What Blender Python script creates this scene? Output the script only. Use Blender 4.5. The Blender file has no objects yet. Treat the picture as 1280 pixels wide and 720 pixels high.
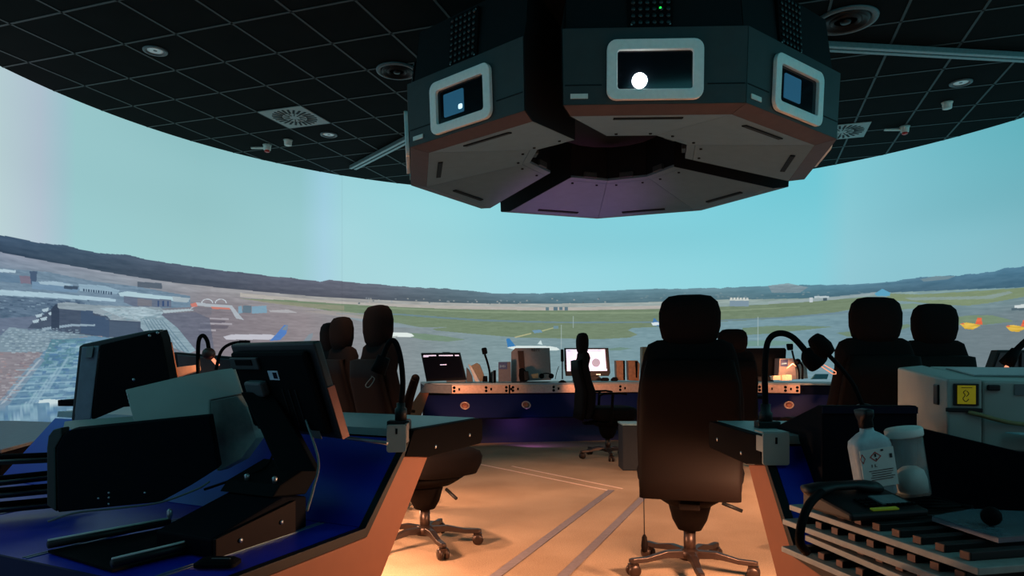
import bpy, bmesh, math, random
import numpy as np
from mathutils import Vector, Matrix
random.seed(7)
C = bpy.context.scene.collection
PI = math.pi
F, HX, HY = 862.0, 640.0, 451.0
def R(a): return math.radians(a)
def P(x, y, d):                      # point seen at pixel x,y at forward distance d (camera at 0,0,1)
    return Vector(((x-HX)/F*d, d, 1+(HY-y)/F*d))
def lin(c): return tuple(((v/255)/12.92 if v/255 <= .04045 else ((v/255+.055)/1.055)**2.4) for v in c)

# ------------------------------------------------------------------ materials
MATS = {}
def mat(name, col, rough=.5, metal=0, var=.12, scale=40, bump=0, emit=None, es=1, spec=.5, coat=0, trans=0, alpha=1):
    if name in MATS: return MATS[name]
    m = bpy.data.materials.new(name); m.use_nodes = True
    nt = m.node_tree; b = nt.nodes['Principled BSDF']
    col = lin(col)
    b.inputs['Roughness'].default_value = rough; b.inputs['Metallic'].default_value = metal
    b.inputs['Specular IOR Level'].default_value = spec
    b.inputs['Coat Weight'].default_value = coat
    b.inputs['Transmission Weight'].default_value = trans; b.inputs['Alpha'].default_value = alpha
    if var > 0:
        tc = nt.nodes.new('ShaderNodeTexCoord'); n = nt.nodes.new('ShaderNodeTexNoise'); n.inputs['Scale'].default_value = scale; n.inputs['Detail'].default_value = 4
        nt.links.new(tc.outputs['Object'], n.inputs['Vector'])
        r = nt.nodes.new('ShaderNodeValToRGB')
        r.color_ramp.elements[0].position = .3; r.color_ramp.elements[1].position = .7
        r.color_ramp.elements[0].color = tuple(v*(1-var) for v in col)+(1,); r.color_ramp.elements[1].color = tuple(min(1, v*(1+var)) for v in col)+(1,)
        nt.links.new(n.outputs['Fac'], r.inputs['Fac']); nt.links.new(r.outputs['Color'], b.inputs['Base Color'])
        if bump:
            bp = nt.nodes.new('ShaderNodeBump'); bp.inputs['Strength'].default_value = bump; bp.inputs['Distance'].default_value = .004
            nt.links.new(n.outputs['Fac'], bp.inputs['Height']); nt.links.new(bp.outputs['Normal'], b.inputs['Normal'])
    else: b.inputs['Base Color'].default_value = col+(1,)
    if emit: b.inputs['Emission Color'].default_value = lin(emit)+(1,); b.inputs['Emission Strength'].default_value = es
    MATS[name] = m; return m
fabric = mat('black_fabric', (20, 15, 15), .95, scale=300, var=.3, bump=.4, spec=.08)
shell = mat('chair_plastic', (11, 5, 4), .7, spec=.08)
basem = mat('base_metal', (62, 46, 40), .38, metal=.6)
blackp = mat('black_plastic', (20, 21, 23), .5, spec=.3)
blackm = mat('black_matte', (8, 9, 12), .75, spec=.07)
darkm = mat('dark_board', (7, 9, 17), .75, spec=.06)
blue = mat('blue_laminate', (4, 40, 170), .38, spec=.3, var=.06, scale=8)
bluef = mat('blue_front', (5, 20, 66), .6, spec=.2, var=.06, scale=8)
navy = mat('navy_laminate', (8, 14, 34), .65, spec=.1)
wing = mat('wing_dark', (8, 6, 7), .75, spec=.04)
edge = mat('edge_black', (8, 9, 12), .5, spec=.2)
endm = mat('end_laminate', (140, 84, 58), .6, spec=.25, var=.04, scale=15)
shelfm = mat('shelf_grey', (150, 160, 160), .45, spec=.4, var=.05)
alu = mat('aluminium', (170, 175, 178), .35, metal=.8)
plate = mat('steel_plate', (190, 160, 140), .45, metal=.35)
greyb = mat('beige_grey', (150, 156, 150), .5, spec=.3, var=.04, scale=10)
greyd = mat('grey_dark', (88, 95, 98), .55)
white = mat('white_plastic', (215, 215, 208), .45, var=.05)
ring_face = mat('housing_face', (46, 54, 56), .55, spec=.35, var=.08, scale=12)
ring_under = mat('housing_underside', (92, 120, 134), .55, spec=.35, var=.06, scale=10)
ring_dark = mat('housing_black', (14, 17, 20), .7, spec=.2)
ring_mid = mat('housing_chamfer', (78, 72, 76), .6, spec=.3, var=.08, scale=12)
framem = mat('window_frame', (222, 230, 228), .5, var=.04)
glassd = mat('dark_glass', (10, 14, 20), .08, spec=.6)
wood = mat('wood_veneer', (150, 105, 70), .5, scale=25, var=.25)
card = mat('cardboard', (146, 136, 134), .8, var=.08)
yellow = mat('yellow_paint', (205, 165, 20), .5)
red = mat('red_plastic', (200, 40, 30), .4)
clear = mat('clear_plastic', (200, 220, 222), .12, spec=.5, var=0, alpha=.16)

# ------------------------------------------------------------------ mesh builder
def frame(o, x, y):
    x = Vector(x).normalized(); y = Vector(y); z = x.cross(y).normalized(); y = z.cross(x)
    m = Matrix((x, y, z)).transposed().to_4x4(); m.translation = Vector(o); return m
ID = Matrix.Identity(4)
def rotz(o, a): return Matrix.Translation(Vector(o)) @ Matrix.Rotation(a, 4, 'Z')
WM = {}
class MB:
    def __init__(s): s.v = []; s.f = []; s.sm = []
    def add(s, vs, fs, smooth=False, M=ID):
        n = len(s.v); s.v += [M @ Vector(v) for v in vs]; s.f += [[i+n for i in f] for f in fs]; s.sm += [smooth]*len(fs); return s
    def box(s, c, sz, M=ID):
        x, y, z = c; a, b, d = sz[0]/2, sz[1]/2, sz[2]/2
        return s.add([(x+i*a, y+j*b, z+k*d) for i in (-1, 1) for j in (-1, 1) for k in (-1, 1)],
            [(0, 1, 3, 2), (4, 6, 7, 5), (0, 4, 5, 1), (2, 3, 7, 6), (0, 2, 6, 4), (1, 5, 7, 3)], False, M)
    def prism(s, pts, z0, z1, M=ID):
        n = len(pts)
        return s.add([(p[0], p[1], z0) for p in pts]+[(p[0], p[1], z1) for p in pts],
            [list(range(n))[::-1], list(range(n, 2*n))]+[(i, (i+1) % n, n+(i+1) % n, n+i) for i in range(n)], False, M)
    def ringprism(s, outer, inner, z0, z1, M=ID):
        n = len(outer); vs = [(p[0], p[1], z) for z in (z0, z1) for L in (outer, inner) for p in L]; fs = []
        for i in range(n):
            j = (i+1) % n
            fs += [(i, n+i, n+j, j), (2*n+i, 2*n+j, 3*n+j, 3*n+i), (i, j, 2*n+j, 2*n+i), (n+i, 3*n+i, 3*n+j, n+j)]
        return s.add(vs, fs, False, M)
    def lathe(s, prof, M=ID, n=24, smooth=True):
        vs = []; fs = []; k = len(prof)
        for i in range(n):
            a = 2*PI*i/n
            vs += [(r*math.cos(a), r*math.sin(a), z) for r, z in prof]
        for i in range(n):
            j = (i+1) % n
            fs += [(i*k+q, j*k+q, j*k+q+1, i*k+q+1) for q in range(k-1)]
        fs.append([i*k for i in range(n)][::-1]); fs.append([i*k+k-1 for i in range(n)])
        return s.add(vs, fs, smooth, M)
    def loft(s, secs, smooth=True, M=ID):
        n = len(secs[0]); vs = [p for q in secs for p in q]; fs = []
        for a in range(len(secs)-1):
            fs += [(a*n+i, a*n+(i+1) % n, (a+1)*n+(i+1) % n, (a+1)*n+i) for i in range(n)]
        fs.append(list(range(n))[::-1]); fs.append([(len(secs)-1)*n+i for i in range(n)])
        return s.add(vs, fs, smooth, M)
    def tube(s, pts, r, n=10, sub=6, M=ID, r1=None):
        pts = [Vector(p) for p in pts]
        if sub > 1 and len(pts) > 2:
            q = []; e = [pts[0]*2-pts[1]]+pts+[pts[-1]*2-pts[-2]]
            for i in range(1, len(e)-2):
                for k in range(sub):
                    t = k/sub; a, b, c, d = e[i-1:i+3]
                    q.append(.5*((2*b)+(c-a)*t+(2*a-5*b+4*c-d)*t*t+(3*b-a-3*c+d)*t**3))
            q.append(pts[-1]); pts = q
        secs = []; up = Vector((.13, .21, 1)).normalized(); N = len(pts)
        for i, p in enumerate(pts):
            t = (pts[min(i+1, N-1)]-pts[max(i-1, 0)]).normalized()
            if i == 0:
                u = t.cross(up)
                if u.length < .1: u = t.cross(Vector((1, 0, 0)))
            else: u = u-t*u.dot(t)
            u.normalize(); w = t.cross(u); rr = r if r1 is None else r+(r1-r)*i/(N-1)
            secs.append([p+u*rr*math.cos(2*PI*k/n)+w*rr*math.sin(2*PI*k/n) for k in range(n)])
        return s.loft(secs, True, M)
    def ball(s, c, r, M=ID, n=16, sc=(1, 1, 1)):
        prof = [(max(1e-4, r*math.sin(PI*i/10)), -r*math.cos(PI*i/10)) for i in range(11)]
        return s.lathe(prof, M @ Matrix.Translation(Vector(c)) @ Matrix.Diagonal((*sc, 1)), n)
    def build(s, name, m, parent=None, bevel=0, world=True, kind=None, label=None, seg=2):
        me = bpy.data.meshes.new(name)
        inv = WM[parent].inverted() if (parent is not None and world) else ID
        me.from_pydata([inv @ v for v in s.v], [], s.f); me.update()
        me.polygons.foreach_set('use_smooth', s.sm)
        bm = bmesh.new(); bm.from_mesh(me); bmesh.ops.recalc_face_normals(bm, faces=bm.faces); bm.to_mesh(me); bm.free()
        o = bpy.data.objects.new(name, me); C.objects.link(o); me.materials.append(m)
        if parent is not None: o.parent = parent; WM[o] = WM[parent] if world else ID
        else: WM[o] = ID
        if bevel:
            b = o.modifiers.new('bevel', 'BEVEL'); b.width = bevel; b.segments = seg; b.limit_method = 'ANGLE'; b.angle_limit = R(40)
        if kind: o['kind'] = kind
        if label: o['label'] = label
        return o
def tag(o, label, cat, group=None, kind=None):
    o['label'] = label; o['category'] = cat
    if group: o['group'] = group
    if kind: o['kind'] = kind
    return o
def thing(name, label, cat, loc=(0, 0, 0), rz=0, group=None, kind=None):
    o = bpy.data.objects.new(name, None); C.objects.link(o); o.location = loc; o.rotation_euler = (0, 0, rz); o.empty_display_size = .1
    WM[o] = Matrix.Translation(Vector(loc)) @ Matrix.Rotation(rz, 4, 'Z')
    return tag(o, label, cat, group, kind)
def struct(o): o['kind'] = 'structure'; return o
def copy_tree(o, parent=None):
    c = o.copy(); C.objects.link(c)
    if parent: c.parent = parent
    for ch in list(o.children): copy_tree(ch, c)
    return c
def rrect(w, h, r, n=5, cx=0, cy=0):
    o = []
    for sx, sy, a0 in ((1, 1, 0), (-1, 1, 90), (-1, -1, 180), (1, -1, 270)):
        for k in range(n+1):
            a = R(a0+90*k/n); o.append((cx+sx*(w/2-r)+r*math.cos(a), cy+sy*(h/2-r)+r*math.sin(a)))
    return o
def sup(hw, ht, cx, cy, z, n=28, e=3.2):
    o = []
    for k in range(n):
        a = 2*PI*k/n; c, s_ = math.cos(a), math.sin(a)
        o.append((cx+hw*math.copysign(abs(c)**(2/e), c), cy+ht*math.copysign(abs(s_)**(2/e), s_), z))
    return o
def text(body, size, M, m, parent, name='lettering', depth=.0004):
    cu = bpy.data.curves.new(name, 'FONT'); cu.body = body; cu.size = size; cu.extrude = depth; cu.align_x = 'CENTER'; cu.align_y = 'CENTER'
    tmp = bpy.data.objects.new(name, cu); me = bpy.data.meshes.new_from_object(tmp); bpy.data.objects.remove(tmp)
    o = bpy.data.objects.new(name, me); C.objects.link(o); me.materials.clear(); me.materials.append(m)
    o.parent = parent; o.matrix_parent_inverse = ID; o.matrix_local = WM[parent].inverted() @ M; return o

# ------------------------------------------------------------------ room
CX, CY, RS, ZC = .707, 6.04, 5.75, 3.88
def arcwall(r, a0, a1, z0, z1, n, t):
    mb = MB(); pr = []
    A = [a0+(a1-a0)*i/n for i in range(n+1)]
    secs = [[(CX+rr*math.sin(a), CY+rr*math.cos(a), z) for rr, z in ((r, z0), (r+t, z0), (r+t, z1), (r, z1))] for a in A]
    mb.loft(secs, False); return mb
wallm = mat('dark_wall', (26, 28, 30), .9, spec=.1)
struct(arcwall(7.3, R(150), R(224), -.02, 3.9, 48, .1).build('wall_back', wallm))
struct(arcwall(RS+.06, R(-162.5), R(176.5), -.02, 3.9, 90, .08).build('wall_curved', wallm))
# carpet
cm = mat('carpet', (176, 148, 124), .95, scale=160, var=.22, bump=.5, spec=.05)
nt = cm.node_tree; bs = nt.nodes['Principled BSDF']; rp = [n for n in nt.nodes if n.type == 'VALTORGB'][0]
n2 = nt.nodes.new('ShaderNodeTexNoise'); n2.inputs['Scale'].default_value = 1.6; n2.inputs['Detail'].default_value = 5
mx = nt.nodes.new('ShaderNodeMixRGB'); mx.blend_type = 'MULTIPLY'; mx.inputs[0].default_value = .55
tcn = [n for n in nt.nodes if n.type == 'TEX_COORD'][0]; nt.links.new(tcn.outputs['Object'], n2.inputs['Vector'])
r2 = nt.nodes.new('ShaderNodeValToRGB'); r2.color_ramp.elements[0].position = .35; r2.color_ramp.elements[1].position = .6
r2.color_ramp.elements[0].color = (.62, .58, .55, 1)
nt.links.new(n2.outputs['Fac'], r2.inputs['Fac']); nt.links.new(rp.outputs['Color'], mx.inputs[1]); nt.links.new(r2.outputs['Color'], mx.inputs[2]); nt.links.new(mx.outputs[0], bs.inputs['Base Color'])
fl = MB(); fl.lathe([(7.4, -.1), (7.4, 0)], Matrix.Translation((CX, CY, 0)), 72, False)
struct(fl.build('floor', cm))
cl = MB(); cl.lathe([(7.4, ZC), (7.4, ZC+.1)], Matrix.Translation((CX, CY, 0)), 72, False)
struct(cl.build('ceiling', mat('ceiling_tile', (15, 17, 17), .9, spec=.06, var=.2, scale=4)))
# T-bar grid
g0 = Vector((-2.95, 7.97)); ga = R(-18.7); ge = Vector((math.cos(ga), math.sin(ga))); gf = Vector((-ge.y, ge.x))
cc = Vector((CX, CY)); mb = MB()
for e, f in ((ge, gf), (gf, ge)):
    for k in range(-26, 27):
        o = g0+f*.6*k; off = (cc-o).dot(f)
        if abs(off) < 7.2:
            h = math.sqrt(7.25**2-off**2); c0 = (cc-o).dot(e)
            a = o+e*(c0-h); b = o+e*(c0+h); w = f*.011
            mb.add([(a.x-w.x, a.y-w.y, ZC-.004), (b.x-w.x, b.y-w.y, ZC-.004), (b.x+w.x, b.y+w.y, ZC-.004), (a.x+w.x, a.y+w.y, ZC-.004),
                    (a.x-w.x, a.y-w.y, ZC+.001), (b.x-w.x, b.y-w.y, ZC+.001), (b.x+w.x, b.y+w.y, ZC+.001), (a.x+w.x, a.y+w.y, ZC+.001)],
                   [(0, 1, 2, 3), (0, 4, 5, 1), (1, 5, 6, 2), (2, 6, 7, 3), (3, 7, 4, 0), (4, 7, 6, 5)])
struct(mb.build('trim_1', mat('tbar', (26, 29, 29), .6, var=.1)))
# floor duct covers
def strip(pa, pb, w, z, m, name):
    a, b = Vector(pa), Vector(pb); t = (b-a).normalized(); n = Vector((-t.y, t.x))*w/2
    mb = MB(); q = [a-n, b-n, b+n, a+n]
    mb.prism([(p.x, p.y) for p in q], 0, z); return struct(mb.build(name, m))
def fp(x, y): d = F/(y-HY); return ((x-HX)/F*d, d)
duct = mat('duct_cover', (128, 116, 120), .6, spec=.3); inlay = mat('inlay_light', (225, 190, 170), .5)
strip(fp(764, 613), fp(612, 726), .05, .004, duct, 'trim_2'); strip(fp(808, 618), fp(700, 724), .05, .004, duct, 'trim_3')
strip(fp(600, 580.5), fp(764, 614), .022, .003, inlay, 'trim_4'); strip(fp(640, 583), fp(778, 611), .022, .003, inlay, 'trim_5')

# ------------------------------------------------------------------ projected picture on the curved screen
def hit(x, y):
    dx, dz = (x-HX)/F, (HY-y)/F
    a = dx*dx+1; b = -2*(dx*CX+CY); c = CX*CX+CY*CY-RS*RS
    t = (-b+math.sqrt(b*b-4*a*c))/(2*a)
    return math.atan2(t*dx-CX, t-CY), 1+t*dz
az = np.concatenate([np.radians(np.arange(-162, -88, 1.)), np.radians(np.arange(-88, 76, .07)), np.radians(np.arange(76, 176.1, 1.))])
zz = np.concatenate([np.arange(0., .55, .05), np.arange(.55, 2.5, .006), np.arange(2.54, ZC, .06), [ZC-.001]])
AZ, ZZ = np.meshgrid(az, zz); nr, nc = AZ.shape
rs = np.random.default_rng(3)
def noise(sa, sz, seed=0):
    r = np.random.default_rng(seed); g = r.random((int(5/sz)+3, int(6.3/sa)+3))
    u = (AZ+3.14)/sa; v = ZZ/sz; i = np.floor(v).astype(int); j = np.floor(u).astype(int); fu = u-j; fv = v-i
    fu = fu*fu*(3-2*fu); fv = fv*fv*(3-2*fv)
    return g[i, j]*(1-fu)*(1-fv)+g[i, j+1]*fu*(1-fv)+g[i+1, j]*(1-fu)*fv+g[i+1, j+1]*fu*fv
IMG = np.zeros((nr, nc, 3))
def ax(x): return hit(x, 380)[0]
def col1d(ctrl):
    xs = [ax(c[0]) for c in ctrl]; return np.stack([np.interp(az, xs, [c[1][k] for c in ctrl]) for k in range(3)], 1)[None]
def line(pts):
    q = [hit(*p) for p in pts]; return np.interp(az, [p[0] for p in q], [p[1] for p in q])[None]
sky_hi = col1d([(0, (178, 202, 208)), (50, (172, 190, 204)), (80, (156, 192, 202)), (95, (150, 196, 200)), (250, (142, 192, 196)), (375, (144, 196, 202)), (405, (156, 205, 222)), (430, (156, 210, 218)), (560, (146, 210, 218)), (700, (130, 206, 218)), (900, (118, 202, 216)), (1020, (112, 200, 214)), (1060, (128, 200, 212)), (1120, (122, 192, 205)), (1280, (98, 176, 188))])
sky_lo = col1d([(0, (186, 210, 214)), (50, (178, 196, 210)), (80, (162, 198, 207)), (95, (156, 204, 208)), (250, (156, 202, 204)), (375, (158, 204, 208)), (405, (168, 208, 224)), (430, (170, 214, 220)), (560, (166, 216, 222)), (640, (160, 214, 224)), (900, (146, 212, 222)), (1020, (140, 208, 220)), (1060, (146, 200, 212)), (1120, (138, 194, 206)), (1280, (134, 186, 198))])
t = np.clip((ZZ-2.05)/(3.8-2.05), 0, 1)[..., None]
IMG[:] = sky_lo*(1-t)+sky_hi*t
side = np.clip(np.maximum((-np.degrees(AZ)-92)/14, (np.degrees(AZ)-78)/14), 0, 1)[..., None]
IMG = IMG*(1-side)+np.array([112, 224, 238.])*side  # unseen parts of the picture brightened to cyan to light the room
IMG += (noise(.35, .5, 9)-.5)[..., None]*6
# ground
gz = line([(-60, 470), (0, 430), (150, 440), (300, 440), (640, 460), (1280, 470)])
ground_far = col1d([(0, (136, 146, 164)), (150, (142, 150, 162)), (260, (150, 150, 155)), (400, (160, 160, 158)), (600, (168, 170, 165)), (800, (160, 170, 166)), (1000, (140, 160, 155)), (1280, (118, 150, 156))])
ground_near = col1d([(0, (96, 122, 142)), (150, (112, 128, 140)), (260, (124, 118, 126)), (380, (142, 134, 138)), (480, (132, 140, 144)), (600, (126, 148, 152)), (800, (120, 150, 158)), (1000, (116, 148, 158)), (1150, (110, 138, 148)), (1280, (112, 128, 134))])
hb = line([(-60, 300), (0, 315), (50, 325), (100, 334), (200, 351), (320, 364), (400, 371), (500, 376), (600, 379.5), (700, 379.5), (900, 374.5), (1040, 372), (1100, 366), (1200, 362), (1280, 359), (1340, 355)])
ht = line([(-60, 283), (0, 294), (50, 303), (80, 306), (120, 316), (160, 319), (200, 327), (240, 333), (320, 343), (360, 347), (400, 352), (412, 350), (500, 358), (560, 361), (620, 367), (690, 366.5), (760, 363), (830, 361), (900, 360), (960, 357), (1000, 356), (1060, 356), (1100, 354), (1150, 347), (1200, 344), (1240, 340), (1255, 335), (1280, 333), (1340, 330)])
ht = ht+(noise(.02, 9, 4)[0:1]-.5)*.016
below = ZZ < hb
tt = np.clip((hb-ZZ)/.32, 0, 1)[..., None]
gr = ground_far*(1-tt)+ground_near*tt + (noise(.035, .02, 5)-.5)[..., None]*22*np.clip(1-tt*.5, 0, 1)+(noise(.012, .012, 6)-.5)[..., None]*10
IMG = np.where(below[..., None], gr, IMG)
hc = col1d([(0, (62, 84, 108)), (100, (66, 86, 106)), (200, (76, 90, 108)), (330, (90, 96, 112)), (430, (100, 104, 118)), (560, (92, 112, 124)), (700, (96, 132, 146)), (900, (100, 134, 146)), (1000, (90, 132, 148)), (1150, (80, 118, 140)), (1280, (76, 118, 142))])
hm = (ZZ < ht) & (ZZ >= hb)
hf = np.clip((ZZ-hb)/(ht-hb+1e-6), 0, 1)[..., None]
hcol = hc*(.84+.2*hf)+((noise(.05, .03, 7)-.5)*12+(noise(.012, .015, 8)-.5)*7)[..., None]
IMG = np.where(hm[..., None], hcol, IMG)
def poly(pts, col, jit=0, blend=1.0):
    q = [hit(*p) for p in pts]; A = [p[0] for p in q]; Z = [p[1] for p in q]
    j0, j1 = np.searchsorted(az, [min(A), max(A)]); i0, i1 = np.searchsorted(zz, [min(Z), max(Z)])
    j0 = max(0, j0-1); i0 = max(0, i0-1); a = AZ[i0:i1+1, j0:j1+1]; z = ZZ[i0:i1+1, j0:j1+1]
    ins = np.zeros(a.shape, bool); n = len(q)
    for k in range(n):
        xa, ya = q[k]; xb, yb = q[(k+1) % n]
        if ya == yb: continue
        c = ((ya > z) != (yb > z)) & (a < (xb-xa)*(z-ya)/(yb-ya)+xa); ins ^= c
    s = IMG[i0:i1+1, j0:j1+1]
    cc_ = np.array(col, float)[None, None]+((JN[i0:i1+1, j0:j1+1]-.5)*jit)[..., None]
    s[ins] = (s*(1-blend)+cc_*blend)[ins]
JN = noise(.02, .015, 12)*.6+noise(.006, .006, 13)*.4
# far light strips of land
poly([(300, 366), (430, 377), (560, 382), (700, 384), (860, 381), (860, 387), (700, 388.5), (560, 386), (430, 381), (300, 371)], (176, 172, 166), 20)
# grass bands
G = (114, 132, 108); G2 = (110, 134, 114)
poly([(300, 373), (360, 375), (430, 380), (560, 386), (700, 388), (860, 385), (1000, 378), (1085, 371), (1085, 383), (1040, 391), (1000, 395), (960, 399), (900, 402), (860, 404),
      (825, 408.5), (790, 410), (785, 413), (797, 418), (787, 422), (750, 424), (700, 423), (650, 422), (587, 417), (545, 413), (540, 411), (560, 409), (520, 409), (480, 402), (460, 398), (440, 393), (380, 383), (330, 377)], G, 16)
poly([(300, 373), (430, 382), (430, 388), (380, 384), (330, 378)], (146, 144, 124), 14, .7)
poly([(420, 391), (500, 392), (600, 399), (700, 402), (860, 401), (980, 396), (1057, 389), (1090, 385), (1090, 387.5), (1057, 391.5), (980, 398), (860, 403), (700, 404), (600, 401.5), (500, 394), (420, 393)], (106, 132, 146), 10, .8)
poly([(480, 384), (600, 389), (860, 389), (1000, 383), (1000, 384), (860, 391), (600, 391), (480, 385.5)], (140, 158, 130), 8, .6)
poly([(500, 416), (530, 417), (562, 421), (582, 424.5), (560, 427), (530, 425), (508, 420)], (116, 140, 120), 12)
poly([(928, 410), (960, 407.5), (1000, 407), (1042, 408.5), (1010, 412), (960, 417), (928, 419)], G2, 12)
poly([(925, 427), (960, 425), (1000, 428), (975, 432), (930, 433)], (110, 146, 138), 8)
poly([(1045, 416), (1075, 413), (1135, 405), (1140, 408), (1100, 420), (1060, 421)], G2, 8)
poly([(760, 436), (775, 434), (790, 435.5), (775, 438), (762, 438)], (108, 138, 128), 8)
poly([(1112, 367), (1150, 368), (1200, 365), (1280, 359.5), (1330, 356), (1330, 366), (1280, 371), (1235, 379), (1210, 382), (1176, 381), (1140, 377), (1120, 376), (1108, 372)], (124, 142, 112), 14)
poly([(1130, 372), (1230, 370), (1262, 364), (1266, 366), (1240, 373.5), (1140, 375.5)], (136, 156, 156), 8, .8)
poly([(1110, 381), (1140, 379), (1160, 382), (1140, 386), (1100, 389), (1090, 384)], (120, 144, 124), 8)
poly([(1196, 396), (1215, 394), (1240, 394), (1264, 400), (1266, 402), (1230, 406), (1200, 407), (1190, 402)], (116, 138, 114), 12)
poly([(1200, 408), (1266, 405), (1340, 402), (1340, 560), (1170, 560), (1185, 430)], (110, 124, 130), 14, .75)
poly([(960, 377), (1040, 371), (1095, 365), (1095, 368), (1040, 375), (960, 380)], (150, 166, 170), 14, .8)
poly([(960, 357), (985, 354), (1010, 359), (1000, 366), (965, 366)], (132, 148, 156), 26, .8)
poly([(1150, 349), (1170, 345), (1195, 345), (1185, 349), (1155, 352)], (128, 146, 150), 14, .6)
poly([(1093, 367), (1103, 361), (1113, 366), (1112, 370), (1096, 370)], (90, 160, 190))
# centre structures
for x0, x1, y0, y1, c in ((682, 686, 384, 388, (96, 120, 130)), (692, 697, 383.5, 388, (90, 114, 128)), (699, 703, 383.5, 387.5, (92, 116, 128)), (706, 710, 383.5, 388, (92, 116, 128)),
    (912, 936, 376, 383, (124, 146, 160)), (1012, 1016, 372, 378, (190, 200, 205)), (1029, 1034, 371.5, 376, (70, 90, 100)), (1018, 1036, 370, 372.5, (180, 195, 200))):
    poly([(x0, y0), (x1, y0), (x1, y1), (x0, y1)], c)
for k in range(6): poly([(912+k*4, 375.5), (913+k*4, 372), (915.2+k*4, 372), (916+k*4, 375.5)], (200, 206, 200))
for k in range(60):
    x = random.uniform(440, 760); y = 376+random.uniform(-4, 3); poly([(x, y), (x+2, y), (x+2, y+1.6), (x, y+1.6)], random.choice([(150, 160, 165), (176, 176, 170), (84, 100, 108)]), 0, .6)
for k in range(40):
    x = random.uniform(800, 1080); y = 371+random.uniform(-7, 2); poly([(x, y), (x+3, y), (x+3, y+1), (x, y+1)], (150, 160, 160), 0, .4)
# apron left: taxiway edges
poly([(380, 389), (420, 388), (470, 394), (480, 399), (460, 401), (430, 396)], (166, 158, 152), 12, .6)
poly([(430, 396), (500, 404), (530, 410), (490, 409), (460, 404)], (134, 152, 160), 8, .8)
# light poles and approach marks
for x, y0, y1 in ((701, 406, 436), (716, 395, 410), (947, 396, 432)):
    poly([(x, y0), (x+.9, y0), (x+.9, y1), (x, y1)], (170, 188, 190), 0, .6)
poly([(643, 421), (664, 416), (664, 417.4), (644, 422.4)], (190, 184, 140), 0, .8); poly([(677, 413), (693, 409), (693, 410), (678, 414.4)], (180, 184, 140), 0, .8)
poly([(665, 413), (676, 412), (678, 415.5), (668, 416.5)], (110, 146, 170)); poly([(692, 407.5), (698, 407.5), (698, 411), (692, 411)], (110, 140, 150))
# aeroplanes
def plane_side(x, y, L, h, body, tail, flip=1, tip=None):
    X = lambda u: x+flip*u*L; Y = lambda v: y+v*h
    poly([(X(-.5), Y(.1)), (X(-.42), Y(-.25)), (X(.3), Y(-.2)), (X(.44), Y(.05)), (X(.5), Y(.45)), (X(.42), Y(.6)), (X(-.3), Y(.6))], body)
    poly([(X(-.49), Y(.0)), (X(-.52), Y(-1.5)), (X(-.46), Y(-1.6)), (X(-.34), Y(-.2))], tail)
    poly([(X(-.05), Y(.45)), (X(.12), Y(.4)), (X(-.02), Y(.95)), (X(-.1), Y(.95))], tuple(v*.78 for v in body))
plane_side(667, 434, 66, 7, (214, 228, 226), (56, 120, 176))
poly([(672, 430), (676, 425), (678, 431)], (200, 220, 220))
plane_side(492, 417, 52, 7, (222, 232, 228), (190, 205, 205)); poly([(470, 411), (484, 411), (484, 421), (470, 421)], (150, 150, 150), 0, .3)
poly([(279, 421), (290, 418), (338, 418), (346, 420), (340, 424.5), (283, 424.5)], (190, 190, 200), 6)
poly([(337, 426), (345, 418), (355, 406.5), (360, 406), (358, 417), (350, 425)], (82, 124, 188), 8)
poly([(352, 412), (357, 407), (360, 406), (358, 413)], (120, 136, 150))
poly([(378, 428), (386, 418), (391, 416), (391, 420), (387, 429)], (128, 140, 150))
poly([(815, 406), (817, 398), (819, 398), (822, 402), (827, 404), (826, 408), (816, 407)], (70, 120, 170)); poly([(814, 403.5), (822, 402.5), (828, 406), (816, 407)], (210, 222, 226))
for dx, dy in ((0, 0), (57, 3)):
    poly([(1200+dx, 405+dy), (1208+dx, 403+dy), (1220+dx, 405+dy), (1226+dx, 407+dy), (1216+dx, 412+dy), (1206+dx, 411+dy)], (214, 176, 70), 60)
    poly([(1219+dx, 405+dy), (1222+dx, 397+dy), (1227+dx, 397.5+dy), (1228+dx, 406+dy)], (224, 104, 70), 30)
    poly([(1200+dx, 405+dy), (1204+dx, 403.5+dy), (1206+dx, 406+dy)], (220, 110, 80))
poly([(1268, 382), (1282, 380), (1300, 382), (1300, 385), (1268, 385)], (205, 215, 215)); poly([(1264, 385), (1290, 385), (1290, 388), (1264, 388)], (80, 100, 110))
# pier and gates left of centre
poly([(236, 388), (245, 378), (290, 382), (298, 392), (305, 400), (295, 398), (288, 386), (246, 382)], (170, 178, 186), 10)
poly([(238, 380), (245, 378), (247, 383), (240, 384)], (196, 122, 112)); poly([(264, 383.5), (287, 385), (288, 387), (264, 386)], (196, 124, 112))
for x in (251, 268): 
    for k in range(8):
        a0, a1 = PI*k/8, PI*(k+1)/8; cx_, rr = x+8, 7.5
        poly([(cx_-rr*math.cos(a0), 379-rr*.75*math.sin(a0)), (cx_-rr*math.cos(a1), 379-rr*.75*math.sin(a1)), (cx_-(rr-1.2)*math.cos(a1), 379-(rr-1.2)*.75*math.sin(a1)), (cx_-(rr-1.2)*math.cos(a0), 379-(rr-1.2)*.75*math.sin(a0))], (196, 206, 214))
poly([(246, 385), (265, 385), (264, 394), (246, 396)], (120, 118, 128), 20)
for y0, x0, x1 in ((397, 262, 286), (403, 250, 290), (411, 248, 270)):
    poly([(x0, y0), (x1, y0+1), (x1, y0+3), (x0, y0+2)], (164, 160, 168)); poly([(x0, y0+3), (x1-4, y0+4), (x1-6, y0+8), (x0, y0+8)], (94, 90, 102), 16, .7)
for x0, x1 in ((298, 302), (315, 333)):
    poly([(x0, 383), (x1, 382), (x1+1, 391), (x0, 392)], (124, 158, 178), 10)
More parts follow.
